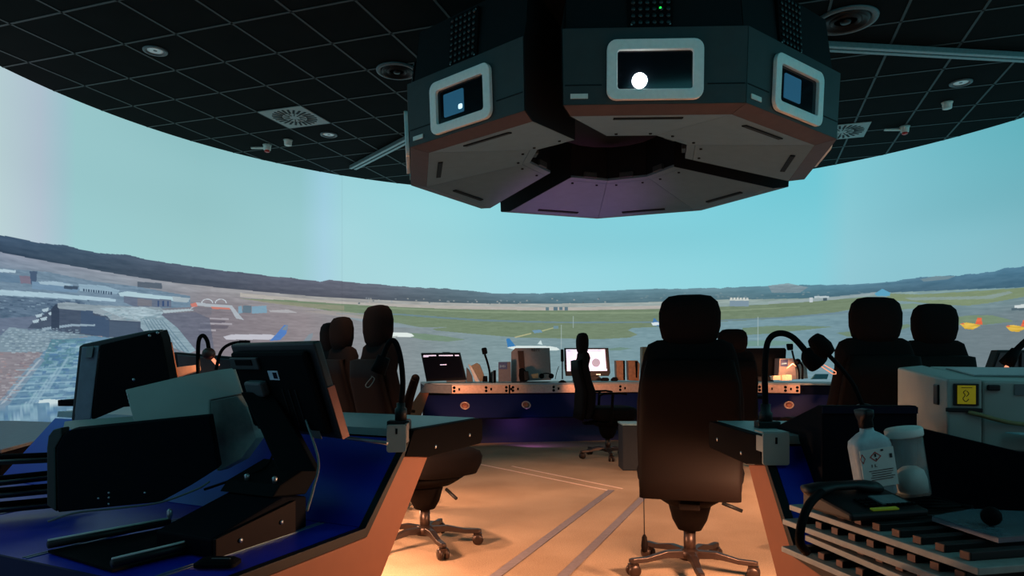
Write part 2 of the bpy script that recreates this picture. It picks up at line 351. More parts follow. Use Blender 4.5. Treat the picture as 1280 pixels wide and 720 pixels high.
poly([(304, 382), (314, 382), (314, 391), (303, 391)], (96, 116, 130), 10); poly([(336, 388), (360, 387), (372, 391), (360, 391), (338, 390)], (180, 180, 184), 20, .8)
poly([(200, 392), (244, 390), (262, 398), (268, 440), (240, 436), (214, 410)], (98, 104, 122), 26, .75)
# airport terminal on the left
BG = (104, 130, 150)
poly([(-80, 322), (0, 335), (60, 340), (120, 352), (170, 358), (238, 370), (238, 384), (180, 386), (120, 392), (40, 402), (-80, 400)], (110, 134, 154), 34)
poly([(-80, 318), (0, 336), (20, 338), (20, 341), (0, 340), (-80, 324)], (176, 200, 212))
poly([(0, 341), (28, 345), (24, 354), (0, 352)], (98, 126, 150), 16); poly([(24, 344), (40, 346), (40, 355), (26, 354)], (120, 114, 132), 10)
poly([(37, 339), (46.5, 339), (45, 356), (39, 356)], (70, 90, 116))
poly([(40, 352), (80, 353), (100, 360), (96, 366), (40, 361)], (112, 142, 168), 12); poly([(48, 352), (70, 351.5), (92, 356), (82, 358), (50, 355)], (156, 182, 198), 12)
poly([(80, 357), (98, 358), (97, 362), (80, 361)], (64, 82, 102)); poly([(98, 355), (130, 357), (150, 363), (146, 368), (100, 364)], (140, 168, 186), 20)
for k in range(12): poly([(104+k*3.1, 360.5+k*.35), (105.8+k*3.1, 360.7+k*.35), (105.6+k*3.1, 364.5+k*.35), (104+k*3.1, 364.3+k*.35)], (62, 82, 104))
poly([(172, 352), (202, 354), (203, 361), (172, 359)], (86, 98, 112), 8)
poly([(-80, 356), (0, 362), (60, 366), (120, 371), (145, 374), (145, 377), (60, 372), (0, 369), (-80, 364)], (166, 194, 208), 20)
poly([(-80, 366), (0, 370), (100, 376), (120, 383), (60, 398), (0, 400), (-80, 400)], (88, 110, 132), 44)
for k in range(70):
    x = random.uniform(-20, 110); y = random.uniform(374, 397); w = random.uniform(2, 7); poly([(x, y), (x+w, y+.4), (x+w, y+1.8), (x, y+1.6)], random.choice([(60, 80, 104), (130, 154, 172), (74, 96, 120)]), 0, .7)
poly([(148, 366), (160, 364), (180, 367), (235, 373), (236, 377), (214, 376), (150, 370)], (172, 200, 210), 12)
poly([(155, 370), (214, 375), (214, 384), (170, 384), (155, 378)], (100, 112, 132), 14); poly([(172, 373), (190, 375), (190, 383), (172, 382)], (116, 118, 128), 10)
for k in range(3): poly([(197+k*6, 376), (199+k*6, 376), (199+k*6, 383), (197+k*6, 383)], (56, 78, 116))
poly([(215, 370), (238, 373), (234, 378), (217, 377)], (160, 176, 184), 14)
poly([(-80, 400), (0, 398), (45, 395), (50, 408), (20, 420), (0, 424), (-80, 440)], (100, 114, 136), 18)
# big terminal block
DK = (70, 84, 104)
poly([(35, 410), (42, 402), (50, 396), (62, 388), (70, 380), (100, 382), (142, 390), (180, 402), (178, 424), (120, 420), (60, 412)], DK, 16)
poly([(72, 379), (84, 377.5), (110, 381), (200, 384), (205, 388), (178, 402), (138, 400), (134, 395), (101, 388), (72, 386)], (140, 156, 166), 34)
poly([(124, 385), (180, 384), (205, 390), (196, 400), (180, 402), (150, 396)], (158, 180, 190), 60)
poly([(101, 388), (116, 388.5), (116, 394), (134, 397), (137, 402), (137, 422), (101, 416)], (64, 84, 110), 6)
poly([(137, 402), (173, 404), (172, 424), (137, 420)], (74, 90, 110), 6)
for x, y in ((44, 394), (52, 387), (60, 391), (40, 401), (50, 398)): poly([(x, y), (x+9, y-2.5), (x+8, y+2), (x+2, y+3)], (168, 190, 202))
poly([(52, 410), (90, 405), (119, 405.5), (119, 407.5), (90, 408), (54, 413)], (140, 162, 178))
poly([(70, 380), (74, 387), (74, 410), (64, 411), (64, 386)], (52, 66, 86), 8)
poly([(176, 398), (200, 392), (222, 410), (245, 438), (236, 442), (190, 425), (176, 410)], (134, 158, 170), 36)
for k in range(7):
    x = 178+k*4; poly([(x, 398+k*.3), (x+1.2, 398+k*.3), (x+26+k*1.5, 440), (x+24+k*1.5, 440)], (90, 118, 136), 0, .7)
for k in range(60):
    x = random.uniform(126, 200); y = 386+random.uniform(0, 14); w = random.uniform(1.5, 7); poly([(x, y), (x+w, y), (x+w-1, y+1), (x-1, y+1)], random.choice([(116, 148, 162), (174, 192, 200), (124, 138, 150)]), 0, .55)
poly([(203, 388), (236, 386), (243, 388), (205, 391.5)], (168, 184, 192))
# car parks
poly([(-80, 440), (0, 420), (12, 409), (60, 414), (118, 420), (60, 440), (0, 442), (-80, 470)], (122, 144, 158), 30)
poly([(100, 421), (128, 420), (128, 440), (95, 470), (86, 450)], (148, 138, 140), 16); poly([(-80, 455), (0, 440), (54, 440), (38, 470), (0, 505), (-80, 560)], (134, 130, 138), 22)
poly([(118, 420), (150, 424), (180, 430), (120, 520), (60, 560), (-60, 560), (-40, 530), (20, 490), (54, 440), (75, 425)], (96, 132, 158), 34)
poly([(64, 424), (108, 424), (96, 448), (78, 470), (50, 460)], (88, 130, 146), 24)
poly([(45, 448), (52, 446), (56, 450), (12, 505), (0, 512), (-6, 508)], (118, 142, 162), 16); poly([(49, 449), (52, 449), (6, 503), (0, 506)], (156, 172, 184))
for r_ in range(11):
    for k in range(16):
        y = 412+r_*2.8; x = -6+k*8.4+r_*2.1-(r_ % 2)*2+random.uniform(-1, 1)
        if x > 100-r_*4+random.uniform(-4, 4): continue
        w = random.uniform(3, 5.4); poly([(x, y), (x+w, y), (x+w-1, y+1.3), (x-.8, y+1.3)], random.choice([(166, 188, 198), (160, 182, 192), (90, 112, 134), (148, 174, 188)]), 0, .65)
for k in range(170):
    y = random.uniform(442, 500); x = random.uniform(-20, 58-(y-440)*.8); w = random.uniform(2.5, 7); poly([(x, y), (x+w, y-.3), (x+w-.8, y+1.2), (x-.6, y+1.4)], random.choice([(166, 162, 168), (116, 108, 120), (172, 174, 180), (158, 132, 132)]), 0, .5)
for k in range(420):
    y = random.uniform(426, 530); x = random.uniform(max(-20, 62-(y-440)*.78), 110); w = random.uniform(3, 12); h = random.uniform(1, 3.4)
    poly([(x, y), (x+w, y-.6), (x+w-1, y+h), (x-1, y+h)], random.choice([(140, 176, 194), (90, 130, 156), (74, 110, 146), (150, 184, 198), (110, 148, 170), (118, 162, 174), (80, 120, 160)]), 6, .55)
for k in range(6): poly([(84-k*13, 446+k*14), (87-k*13, 446+k*14), (60-k*13, 490+k*14), (56-k*13, 490+k*14)], (150, 180, 196), 0, .6)
for k in range(8): poly([(20-k*2, 462+k*9), (100, 458+k*9), (100, 459.4+k*9), (20-k*2, 463.6+k*9)], (150, 184, 198), 0, .6)
poly([(49, 500), (62, 499), (82, 500), (80, 507), (66, 506), (60, 503), (48, 504)], (196, 214, 218))
# screen seam
for x in (427.5, 427.9): 
    q = ax(x); j = np.argmin(abs(az-q)); IMG[:, j] *= .96
IMG = np.clip(IMG, 0, 255)/255
L = np.where(IMG <= .04045, IMG/12.92, ((IMG+.055)/1.055)**2.4)
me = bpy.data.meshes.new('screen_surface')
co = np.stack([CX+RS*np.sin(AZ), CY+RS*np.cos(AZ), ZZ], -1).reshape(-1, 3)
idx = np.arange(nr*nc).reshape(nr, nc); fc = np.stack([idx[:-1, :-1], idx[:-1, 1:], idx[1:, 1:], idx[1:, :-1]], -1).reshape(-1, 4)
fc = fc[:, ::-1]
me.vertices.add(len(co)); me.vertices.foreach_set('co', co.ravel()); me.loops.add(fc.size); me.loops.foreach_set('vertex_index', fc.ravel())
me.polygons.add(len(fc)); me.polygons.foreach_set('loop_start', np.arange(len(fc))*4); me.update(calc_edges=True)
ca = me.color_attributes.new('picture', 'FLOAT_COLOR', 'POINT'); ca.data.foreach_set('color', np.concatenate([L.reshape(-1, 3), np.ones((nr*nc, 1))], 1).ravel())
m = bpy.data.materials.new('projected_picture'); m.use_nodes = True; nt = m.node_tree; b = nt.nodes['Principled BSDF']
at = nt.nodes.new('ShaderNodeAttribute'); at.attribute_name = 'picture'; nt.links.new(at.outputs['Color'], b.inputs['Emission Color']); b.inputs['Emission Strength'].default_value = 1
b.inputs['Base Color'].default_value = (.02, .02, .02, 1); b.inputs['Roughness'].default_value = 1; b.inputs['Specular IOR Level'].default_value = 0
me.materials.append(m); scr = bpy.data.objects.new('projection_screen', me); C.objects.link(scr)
tag(scr, 'wide curved projection screen showing an airport, hills and pale blue sky', 'screen')

# ------------------------------------------------------------------ ceiling fixtures
def cpt(x, y): k = (ZC-1)/(HY-y); return Vector(((x-HX)*k, F*k, ZC))
white_lens = mat('lamp_lens', (240, 245, 245), .3, var=.1, scale=60)
def downlight(x, y, r, label):
    p = cpt(x, y); t = thing('downlight', label, 'ceiling light', p, group='small round downlights')
    M = Matrix.Translation(p); mb = MB()
    mb.lathe([(r*.72, -.004), (r*.78, -.014), (r, -.012), (r*1.02, -.001)], M, 32); mb.build('trim_ring', greyd, t)
    MB().lathe([(.001, -.003), (r*.5, -.006), (r*.74, -.003), (r*.74, -.001)], M, 32).build('lens', white_lens, t)
downlight(194, 63, .105, 'small round downlight nearest the upper left corner of the ceiling')
downlight(411, 168, .105, 'small round downlight beside the square swirl air diffuser, left of the projector ring')
downlight(1201, 103, .105, 'small round downlight in the ceiling tiles below the right metal rail')
def speaker(x, y, r, label):
    p = cpt(x, y); t = thing('round_air_diffuser', label, 'air diffuser', p, group='large round ceiling diffusers'); M = Matrix.Translation(p)
    MB().lathe([(r*.82, -.004), (r*.86, -.02), (r, -.015), (r*1.02, -.001)], M, 40).build('rim', greyd, t)
    for a, nm in ((.68, 'cone_ring'), (.42, 'cone_ring')):
        MB().lathe([(r*(a-.06), -.01), (r*a, -.03), (r*(a+.1), -.008), (r*(a+.1), -.003), (r*(a-.05), -.003)], M, 36).build(nm, blackp, t)
    MB().lathe([(.001, -.03), (r*.15, -.028), (r*.2, -.004)], M, 24).build('centre_cap', blackp, t)
speaker(1057, 25, .25, 'large round black diffuser in the ceiling right of the projector ring')
speaker(496, 88, .2, 'large round diffuser partly hidden by the left side of the projector ring')
def swirl(c, e, f, label):
    t = thing('swirl_air_diffuser', label, 'air diffuser', (c.x, c.y, ZC), group='square swirl diffusers')
    M = frame((c.x, c.y, ZC-.012), (e.x, e.y, 0), (f.x, f.y, 0)); s = .292
    sq = [(s, s), (-s, s), (-s, -s), (s, -s)]; MB().prism(sq, 0, .008, M).build('face_plate', mat('diffuser', (140, 148, 146), .5), t)
    mb = MB()
    for k in range(24):
        a = 2*PI*k/24
        for r0, r1, w in ((.06, .13, .006), (.14, .255, .013)):
            if r0 < .1 and k % 2: continue
            c0 = Vector((math.cos(a), math.sin(a))); n = Vector((-c0.y, c0.x))*w
            sl = n*1.2
            mb.prism([tuple(c0*r0-n), tuple(c0*r1-n+sl), tuple(c0*r1+n+sl), tuple(c0*r0+n)], -.003, .001, M)
    mb.build('slots', ring_dark, t)
A_ = g0+ge*.3-gf*.0
p = cpt(368.5, 146); swirl(Vector((p.x, p.y)), ge, gf, 'square swirl air diffuser in the ceiling left of the projector ring')
p = cpt(1052, 164); swirl(Vector((p.x, p.y)), ge, gf, 'square swirl air diffuser peeking out beside the right side of the projector ring')
def detector(x, y, label, arm=True):
    p = cpt(x, y); t = thing('smoke_detector', label, 'detector', p, group='ceiling detectors'); M = Matrix.Translation(p)
    MB().lathe([(.03, -.075), (.045, -.07), (.05, -.02), (.06, -.001)], M, 20).build('housing', white, t)
    if arm:
        MB().lathe([(.02, -.1), (.035, -.09), (.035, -.0755)], M, 20).build('beacon', red, t)
        MB().box((p.x-.13, p.y+.04, p.z-.03), (.2, .03, .02)).build('arm', white, t, .004)
detector(334, 181, 'white and red detector with an arm, on the ceiling left of the rail', True)
detector(1131, 158, 'white and red detector with an arm, on the ceiling near the right screen edge', True)
detector(360, 175, 'small plain white ceiling sensor under the left swirl diffuser', False)
detector(1184, 128, 'small plain white ceiling sensor under the right downlight', False)
RC = Vector((.854, 6.02)); 
for k, lb in ((0, 'double metal ceiling rail running right from the projector ring'), (1, 'double metal ceiling rail running to the left rear from the projector ring')):
    a = R(6.6+121*k); e = Vector((math.cos(a), math.sin(a))); f = Vector((-e.y, e.x)); L1 = 5.3 if k == 0 else 5.25
    t = thing('ceiling_rail', lb, 'rail', (RC.x+e.x*1.4, RC.y+e.y*1.4, ZC-.05), group='radial ceiling rails')
    for s_ in (-1, 1):
        M = frame((RC.x+f.x*s_*.035, RC.y+f.y*s_*.035, ZC-.03), (e.x, e.y, 0), (f.x, f.y, 0))
        MB().box(((1.4+L1)/2, 0, 0), (L1-1.4, .045, .05), M).build('rail_bar', mat('rail_grey', (120, 132, 134), .4, metal=.4), t, .004)

# ------------------------------------------------------------------ projector ring: 3 groups of 3 housings
RR, GG, TH = 1.67, .151, -.9065
ZB, ZT = 2.615, 3.085
LEDm = mat('green_led', (20, 200, 60), emit=(40, 255, 90), es=1.2)
lens_hot = mat('lens_light', (255, 255, 255), emit=(245, 252, 255), es=28, var=0)
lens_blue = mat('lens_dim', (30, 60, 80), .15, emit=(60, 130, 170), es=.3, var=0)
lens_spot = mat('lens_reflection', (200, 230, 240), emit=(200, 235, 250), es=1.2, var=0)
desc = {(0, 0): 'projector housing with the glaring white lens, facing the viewer head-on', (0, 1): 'projector housing at the front right of the ring, window turned right', (0, 2): 'projector housing at the rear right of the ring, seen only from below',
        (1, 0): 'projector housing at the back right end of the far group, next to the dark gap', (1, 1): 'middle projector housing of the far group, purple-lit underside, right of the centre seam', (1, 2): 'projector housing at the back left of the far group, purple-lit underside',
        (2, 0): 'leftmost rear projector housing, slot underside ending at the left gap', (2, 1): 'outermost left projector housing showing only a narrow underside with upright slot', (2, 2): 'projector housing at the front left of the ring with blue glow in its window'}
ct20, st20 = math.cos(R(20)), math.sin(R(20))
def housing(g, j):
    ax_ = TH+g*2*PI/3; a = ax_+(j-1)*R(40)
    o = RC+Vector((math.cos(ax_), math.sin(ax_)))*GG; er = Vector((math.cos(a), math.sin(a), 0)); et = Vector((er.y, -er.x, 0))  # et: rightwards seen from outside... sign by cross
    et = Vector((-er.y, er.x, 0))
    M = frame((o.x, o.y, 0), et, er)       # local: x tangential (ccw), y radial outward, z down?
    M = Matrix((et, er, Vector((0, 0, 1)))).transposed().to_4x4(); M.translation = Vector((o.x, o.y, 0))
    t = thing('projector_housing', desc[(g, j)], 'projector', (o.x+er.x*1.2, o.y+er.y*1.2, ZB), a, 'nine projector housings in a ring')
    e = .002
    def sec(r, z, k=1): return [(-r*st20*k+e, r*ct20, z), (r*st20*k-e, r*ct20, z)]
    Rt = RR*1.015
    # shell: outer face panel
    mb = MB(); vs = sec(RR, ZB)+sec(Rt, ZT)+sec(RR-.03, ZB)+sec(Rt-.03, ZT)
    mb.add(vs, [(0, 1, 3, 2), (4, 6, 7, 5), (0, 4, 5, 1), (2, 3, 7, 6), (0, 2, 6, 4), (1, 5, 7, 3)], False, M); mb.build('outer_panel', ring_face, t)
    # panel seam groove: thin dark line strips left and right of window
    mb = MB()
    ya = RR*ct20+.006; zs = 2.735; 
    for x0, x1 in ((-RR*st20+.01, -.33), (.33, RR*st20-.01)):
        MB().box(((x0+x1)/2, ya, zs), (x1-x0, .008, .006), M).build('panel_seam', ring_dark, t)
    # chamfer
    rc = RR-.15
    mb = MB(); vs = sec(RR, ZB-.001)+sec(rc, ZB-.03)+sec(RR-.02, ZB+.02)+sec(rc, ZB+.01)
    vs = sec(RR, ZB-.002)+sec(rc, ZB-.022)+sec(rc, ZB-.002)+sec(RR-.031, ZB-.0015+.0)
    mb.add(vs, [(0, 1, 3, 2), (2, 3, 5, 4), (4, 5, 7, 6), (6, 7, 1, 0), (0, 2, 4, 6), (1, 7, 5, 3)], False, M); mb.build('chamfer_strip', ring_mid, t)
    # underside, rising inwards
    ri, rl = .56, .63; zi = ZB+.14
    def zu(r): return ZB-.022+(zi-ZB+.022)*(rc-r)/(rc-ri)
    mb = MB(); vs = sec(rc-.002, zu(rc))+sec(rl, zu(rl))+sec(rc-.002, zu(rc)+.02)+sec(rl, zu(rl)+.02)
    mb.add(vs, [(0, 1, 3, 2), (4, 6, 7, 5), (0, 4, 5, 1), (2, 3, 7, 6), (0, 2, 6, 4), (1, 5, 7, 3)], False, M); mb.build('underside_panel', ring_under, t)
    mb = MB(); vs = sec(rl-.004, zu(rl)+.001)+sec(ri, zi)+sec(rl-.004, zu(rl)+.02)+sec(ri, zi+.02)
    mb.add(vs, [(0, 1, 3, 2), (4, 6, 7, 5), (0, 4, 5, 1), (2, 3, 7, 6), (0, 2, 6, 4), (1, 5, 7, 3)], False, M); mb.build('inner_lip', ring_under, t)
    # slot + screws
    sl = frame((0, rc*ct20-.1, zu(rc-.1)-.003), (1, 0, 0), (0, 1, -(zi-ZB)/(rc-ri)))
    mb = MB(); mb.box((0, 0, 0), (.46, .04, .01), M @ sl); mb.build('vent_slot', ring_dark, t, .004)
    for x in (-.13, .13): MB().lathe([(.001, -.008), (.011, -.008), (.013, 0)], M @ Matrix.Translation((x, (rl+.05)*ct20, zu(rl+.05))), 12).build('screw', ring_dark, t)
    MB().box((0, ri*ct20-.02, zi+.035), (.13, .03, .05), M).build('tab', ring_face, t, .004)
    # dark body
    mb = MB(); vs = sec(ri-.0, zi+.022)+sec(Rt-.032, ZB+.05)+sec(ri, 3.5)+sec(Rt-.032, 3.2)
    v2 = [(-ri*st20+.003, ri*ct20, zi+.024), (ri*st20-.003, ri*ct20, zi+.024), (rc*st20-.003, rc*ct20, ZB+.03), (-rc*st20+.003, rc*ct20, ZB+.03),
          (-(Rt-.05)*st20+.003, (Rt-.05)*ct20, ZT-.01), ((Rt-.05)*st20-.003, (Rt-.05)*ct20, ZT-.01), (-(Rt-.1)*st20+.003, (Rt-.1)*ct20, 3.5), ((Rt-.1)*st20-.003, (Rt-.1)*ct20, 3.5), (-ri*st20+.003, ri*ct20, 3.5), (ri*st20-.003, ri*ct20, 3.5)]
    rw = RR-.033
    w2 = [(-rw*st20+.003, rw*ct20, ZB+.03), (rw*st20-.003, rw*ct20, ZB+.03)]
    v2 += w2
    mb.add(v2, [(0, 1, 2, 3), (3, 2, 11, 10), (10, 11, 5, 4), (4, 5, 7, 6), (6, 7, 9, 8), (8, 9, 1, 0), (0, 3, 10, 4, 6, 8), (1, 9, 7, 5, 11, 2)], False, M)
    mb.build('housing_body', ring_dark, t)
    # end cheeks for group ends
    for s_, on in ((-1, j == 0), (1, j == 2)):
        if not on: continue
        d = Vector((s_*st20, ct20)); nrm = Vector((s_*ct20, -st20))*.006
        q = [(rw+.03, ZB), (Rt, ZT), (Rt-.09, 3.3), (ri, 3.3), (ri, zi), (rc, ZB-.022)]
        vs = [(d.x*r+nrm.x*k, d.y*r+nrm.y*k, z) for k in (.4, 1) for r, z in q]; n = 6
        MB().add(vs, [list(range(n)), list(range(n, 2*n))[::-1]]+[(i, (i+1) % n, n+(i+1) % n, n+i) for i in range(n)], False, M).build('end_cheek', ring_dark, t)
    # window
    yo = RR*ct20+.5*(Rt-RR)*ct20; tilt = (Rt-RR)*ct20/(ZT-ZB)
    Wm = M @ frame((0, yo+.002, (ZB+ZT)/2-.032), (1, 0, 0), (0, tilt, 1))   # local x right, y up, z = x cross y -> inward/outward
    sg = -1  # outward is -z (x cross y = -radial)
    MB().ringprism(rrect(.6, .37, .06), rrect(.47, .24, .02), 0*sg, .03*sg, Wm).build('window_frame', framem, t, .004)
    MB().prism(rrect(.475, .245, .02), .0, .006*sg, Wm).build('window_glass', glassd, t)
    if (g, j) == (0, 0):
        f_ = MB(); f_.lathe([(.001, 0), (.03, .003), (.046, .012), (.046, .02)], Wm @ Matrix.Translation((-.095 if True else 0, -.065, -.03)), 24); f_.build('lens', lens_hot, t)
    else:
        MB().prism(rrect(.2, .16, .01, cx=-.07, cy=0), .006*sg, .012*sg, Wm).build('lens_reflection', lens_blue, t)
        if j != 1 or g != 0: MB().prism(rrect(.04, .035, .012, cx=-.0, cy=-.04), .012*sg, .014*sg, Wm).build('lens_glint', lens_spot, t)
    # label on lower corner, connector panel above
    MB().box((-RR*st20+.10, RR*ct20+.008, ZB+.05), (.11, .006, .03), M).build('rating_label', white, t)
    mb = MB(); cp = M @ frame((-.02, (Rt-.07)*ct20, 3.28), (1, 0, 0), (0, -.05, 1)); mb.box((0, 0, -.01), (.28, .36, .02), cp); pn = mb.build('connector_panel', blackm, t, .003)
    mb = MB()
    for r_ in range(8):
        for c_ in range(6):
            mb.lathe([(.013, 0), (.014, -.008), (.009, -.012)], cp @ Matrix.Translation((-.11+c_*.044, -.15+r_*.043, -.022)), 10)
    mb.build('sockets', mat('socket_grey', (46, 56, 58), .4, metal=.4), pn)
    for x, y in ((-.12, -.16), (.12, -.16), (-.12, .16), (.12, .16)): MB().lathe([(.006, 0), (.007, -.004), (.003, -.005)], cp @ Matrix.Translation((x, y, -.021)), 10).build('corner_screw', alu, pn)
    if (g, j) == (0, 0): MB().ball((.06, -.06, -.03), .008, cp).build('status_light', LEDm, pn)
for g in range(3):
    for j in range(3): housing(g, j)
t = thing('suspension_frame', 'black frame above the projector ring carrying it from the ceiling', 'frame', (RC.x, RC.y, 3.5))
MB().lathe([(.52, 3.502), (1.5, 3.502), (1.5, 3.6), (.52, 3.6)], Matrix.Translation((RC.x, RC.y, 0)), 9, False).build('carrier_plate', ring_dark, t)
for k in range(3):
    a = TH+k*2*PI/3; MB().box((RC.x+1.0*math.cos(a), RC.y+1.0*math.sin(a), 3.738), (.12, .12, .272)).build('hanger', ring_dark, t)
MB().lathe([(.001, 3.0), (.45, 3.0), (.5, 3.1), (.5, 3.5)], Matrix.Translation((RC.x, RC.y, 0)), 18, False).build('hub_drum', ring_dark, t)

# ------------------------------------------------------------------ chairs
def make_chair():
    t = thing('office_chair', 'x', 'chair')
    B = lambda mb, n, m, bv=0, par=None: mb.build(n, m, par or t, bv, world=False)
    # backrest: front cushion lofted bottom to top, in chair space facing +Y
    zs = [(.41, .1, .012), (.414, .212, .03), (.44, .218, .045), (.55, .225, .055), (.68, .23, .058), (.82, .226, .05), (.95, .21, .046), (1.03, .196, .044), (1.072, .178, .036), (1.09, .14, .024), (1.095, .06, .01)]
    def yc(z): return -.27+.05*math.exp(-((z-.62)/.14)**2)-.10*max(0, z-.75)+(.03 if z > 1.0 else 0)
    B(MB().loft([sup(w, th, 0, yc(z)+.01, z, e=3.6) for z, w, th in zs]), 'backrest', fabric)
    zs2 = [(.402, .2, .012), (.406, .212, .022), (.5, .214, .03), (.7, .216, .03), (.9, .205, .026), (1.0, .18, .02), (1.01, .15, .012)]
    B(MB().loft([sup(w, th, 0, yc(z)-.048, z, e=4) for z, w, th in zs2]), 'back_shell', shell)
    hz = [(1.062, .05, .012), (1.075, .098, .032), (1.10, .118, .045), (1.15, .130, .054), (1.21, .131, .055), (1.255, .118, .048), (1.28, .09, .034), (1.287, .05, .014)]
    B(MB().loft([sup(w, th, 0, -.27+.0*z, z, e=2.9) for z, w, th in hz]), 'headrest', fabric)
    st = [(.385, .17, .15, .0), (.40, .22, .21, .01), (.45, .24, .245, .0), (.49, .245, .25, .0), (.515, .235, .24, -.0), (.53, .2, .205, 0), (.532, .1, .1, 0)]
    B(MB().loft([sup(a, b, 0, .03+c, z, e=3.6) for z, a, b, c in st]), 'seat', fabric)
    B(MB().loft([sup(a, b, 0, .0, z, e=3) for z, a, b in ((.325, .08, .1), (.33, .1, .13), (.345, .12, .16), (.378, .17, .2), (.382, .1, .1))]), 'seat_pan', shell)
    B(MB().lathe([(.03, .20), (.055, .205), (.08, .25), (.098, .318), (.098, .322)], ID, 20), 'mechanism_cover', shell)
    B(MB().tube([(.15, .05, .325), (.24, .06, .29)], .009, sub=1), 'height_lever', blackp)
    B(MB().box((0, -.19, .36), (.09, .14, .03)), 'back_bracket', shell, .006)
    B(MB().lathe([(.028, .085), (.028, .2), (.014, .2), (.014, .215)], ID, 18), 'gas_column', basem)
    B(MB().lathe([(.03, .062), (.046, .065), (.048, .1), (.034, .115)], ID, 20), 'base_hub', basem)
    for k in range(5):
        a = R(-80+72*k); e = Vector((math.cos(a), math.sin(a), 0)); M = rotz((0, 0, 0), a)
        secs = []
        for r_, z, w, h in ((.035, .09, .022, .018), (.12, .095, .02, .015), (.16, .088, .019, .013), (.22, .076, .017, .011), (.29, .074, .016, .011), (.305, .074, .012, .008)):
            secs.append([(r_, -w, z-h), (r_, w, z-h), (r_, w*.8, z+h), (r_, -w*.8, z+h)])
        lg = B(MB().loft(secs, False, M), 'leg', basem, .003)
        mb = MB()
        for s_ in (-1, 1): mb.lathe([(.01, -.011), (.026, -.010), (.03, -.004), (.03, .004), (.026, .010), (.01, .011)], M @ Matrix.Translation((.285, s_*.017, .03)) @ Matrix.Rotation(PI/2, 4, 'X'), 18)
        mb.box((.285, 0, .05), (.045, .03, .022), M)
        cs = mb.build('caster', basem, lg, 0, world=False)
    for s_ in (-1, 1):
        ar = B(MB().loft([[(s_*.27-.02, y, z-.012), (s_*.27+.02, y, z-.012), (s_*.27+.024, y, z+.008), (s_*.27-.024, y, z+.008)] for y, z in ((-.16, .66), (-.12, .675), (.05, .68), (.12, .67))], False), 'armrest', shell, .006)
        B(MB().tube([(s_*.2, -.03, .385), (s_*.262, -.03, .40), (s_*.27, -.03, .5), (s_*.27, -.02, .666)], .014), 'arm_post', shell, par=ar)
    return t
proto = make_chair(); placed = [False]
def put_chair(x, y, face, label, base=0, s=1):
    o = proto if not placed[0] else copy_tree(proto)
    placed[0] = True
    a = math.atan2(face[1], face[0])-PI/2
    o.location = (x, y, 0); o.rotation_euler = (0, 0, a); o.scale = (1, 1, s); o['label'] = label; o['group'] = 'black high-backed office chairs'
    return o
left = put_chair(-.47, 3.72, (.84, .56), 'black office chair behind the large monitor back, seat over the lit floor')
near = put_chair(.84, 3.26, (.26, 1), 'large black office chair in the centre with its back to the viewer')
put_chair(.99, 7.12, (1, .12), 'small distant black office chair turned sideways in front of the white lit monitor')
put_chair(-.90, 4.68, (.75, .55), 'black office chair just left of the taller left one, only headrest and upper back showing')
put_chair(-1.15, 5.35, (.8, .5), 'brownish headrest of the leftmost office chair, mostly hidden behind the next chair')
put_chair(1.76, 3.66, (-.10, 1), 'black office chair behind the right microphone, left of the two right chairs', s=1.02)
put_chair(2.28, 4.05, (-.14, 1), 'black office chair behind the grey printer, rightmost headrest', s=1.02)
put_chair(2.02, 6.5, (.1, 1), 'distant black office chair half hidden behind the large central chair')
for who in (near, left):
    for ch in [c for c in who.children if c.name.startswith('armrest')]:
        for g_ in list(ch.children): bpy.data.objects.remove(g_)
        bpy.data.objects.remove(ch)
WM[left] = Matrix.Translation((-.47, 3.72, 0)) @ Matrix.Rotation(left.rotation_euler[2], 4, 'Z')
ra = MB().tube([P(507, 519, 3.88), P(511, 500, 3.86), P(516, 483, 3.84), P(519, 474, 3.83)], .028, r1=.024).build('armrest', shell, left)
ra2 = MB().ball(P(519.3, 473, 3.83), .024).tube([P(507, 519, 3.88), P(503, 545, 3.84), P(508, 566, 3.8)], .013).build('arm_post', shell, ra)
# tilt control cord hanging on the near chair
WM[near] = Matrix.Translation((.87, 3.26, 0)) @ Matrix.Rotation(near.rotation_euler[2], 4, 'Z')
MB().tube([P(813, 610, 3.05), P(813.5, 640, 3.05), P(814, 668, 3.05)], .0025, sub=1).build('control_cord', blackp, near)
MB().lathe([(.004, 0), (.011, -.012), (.015, -.05), (.012, -.075), (.004, -.08)], Matrix.Translation(P(814, 668, 3.05)), 14).build('cord_handle', shell, near)
MB().box(P(920, 619, 3.02), (.035, .03, .025)).build('adjust_knob', shell, near, .004)

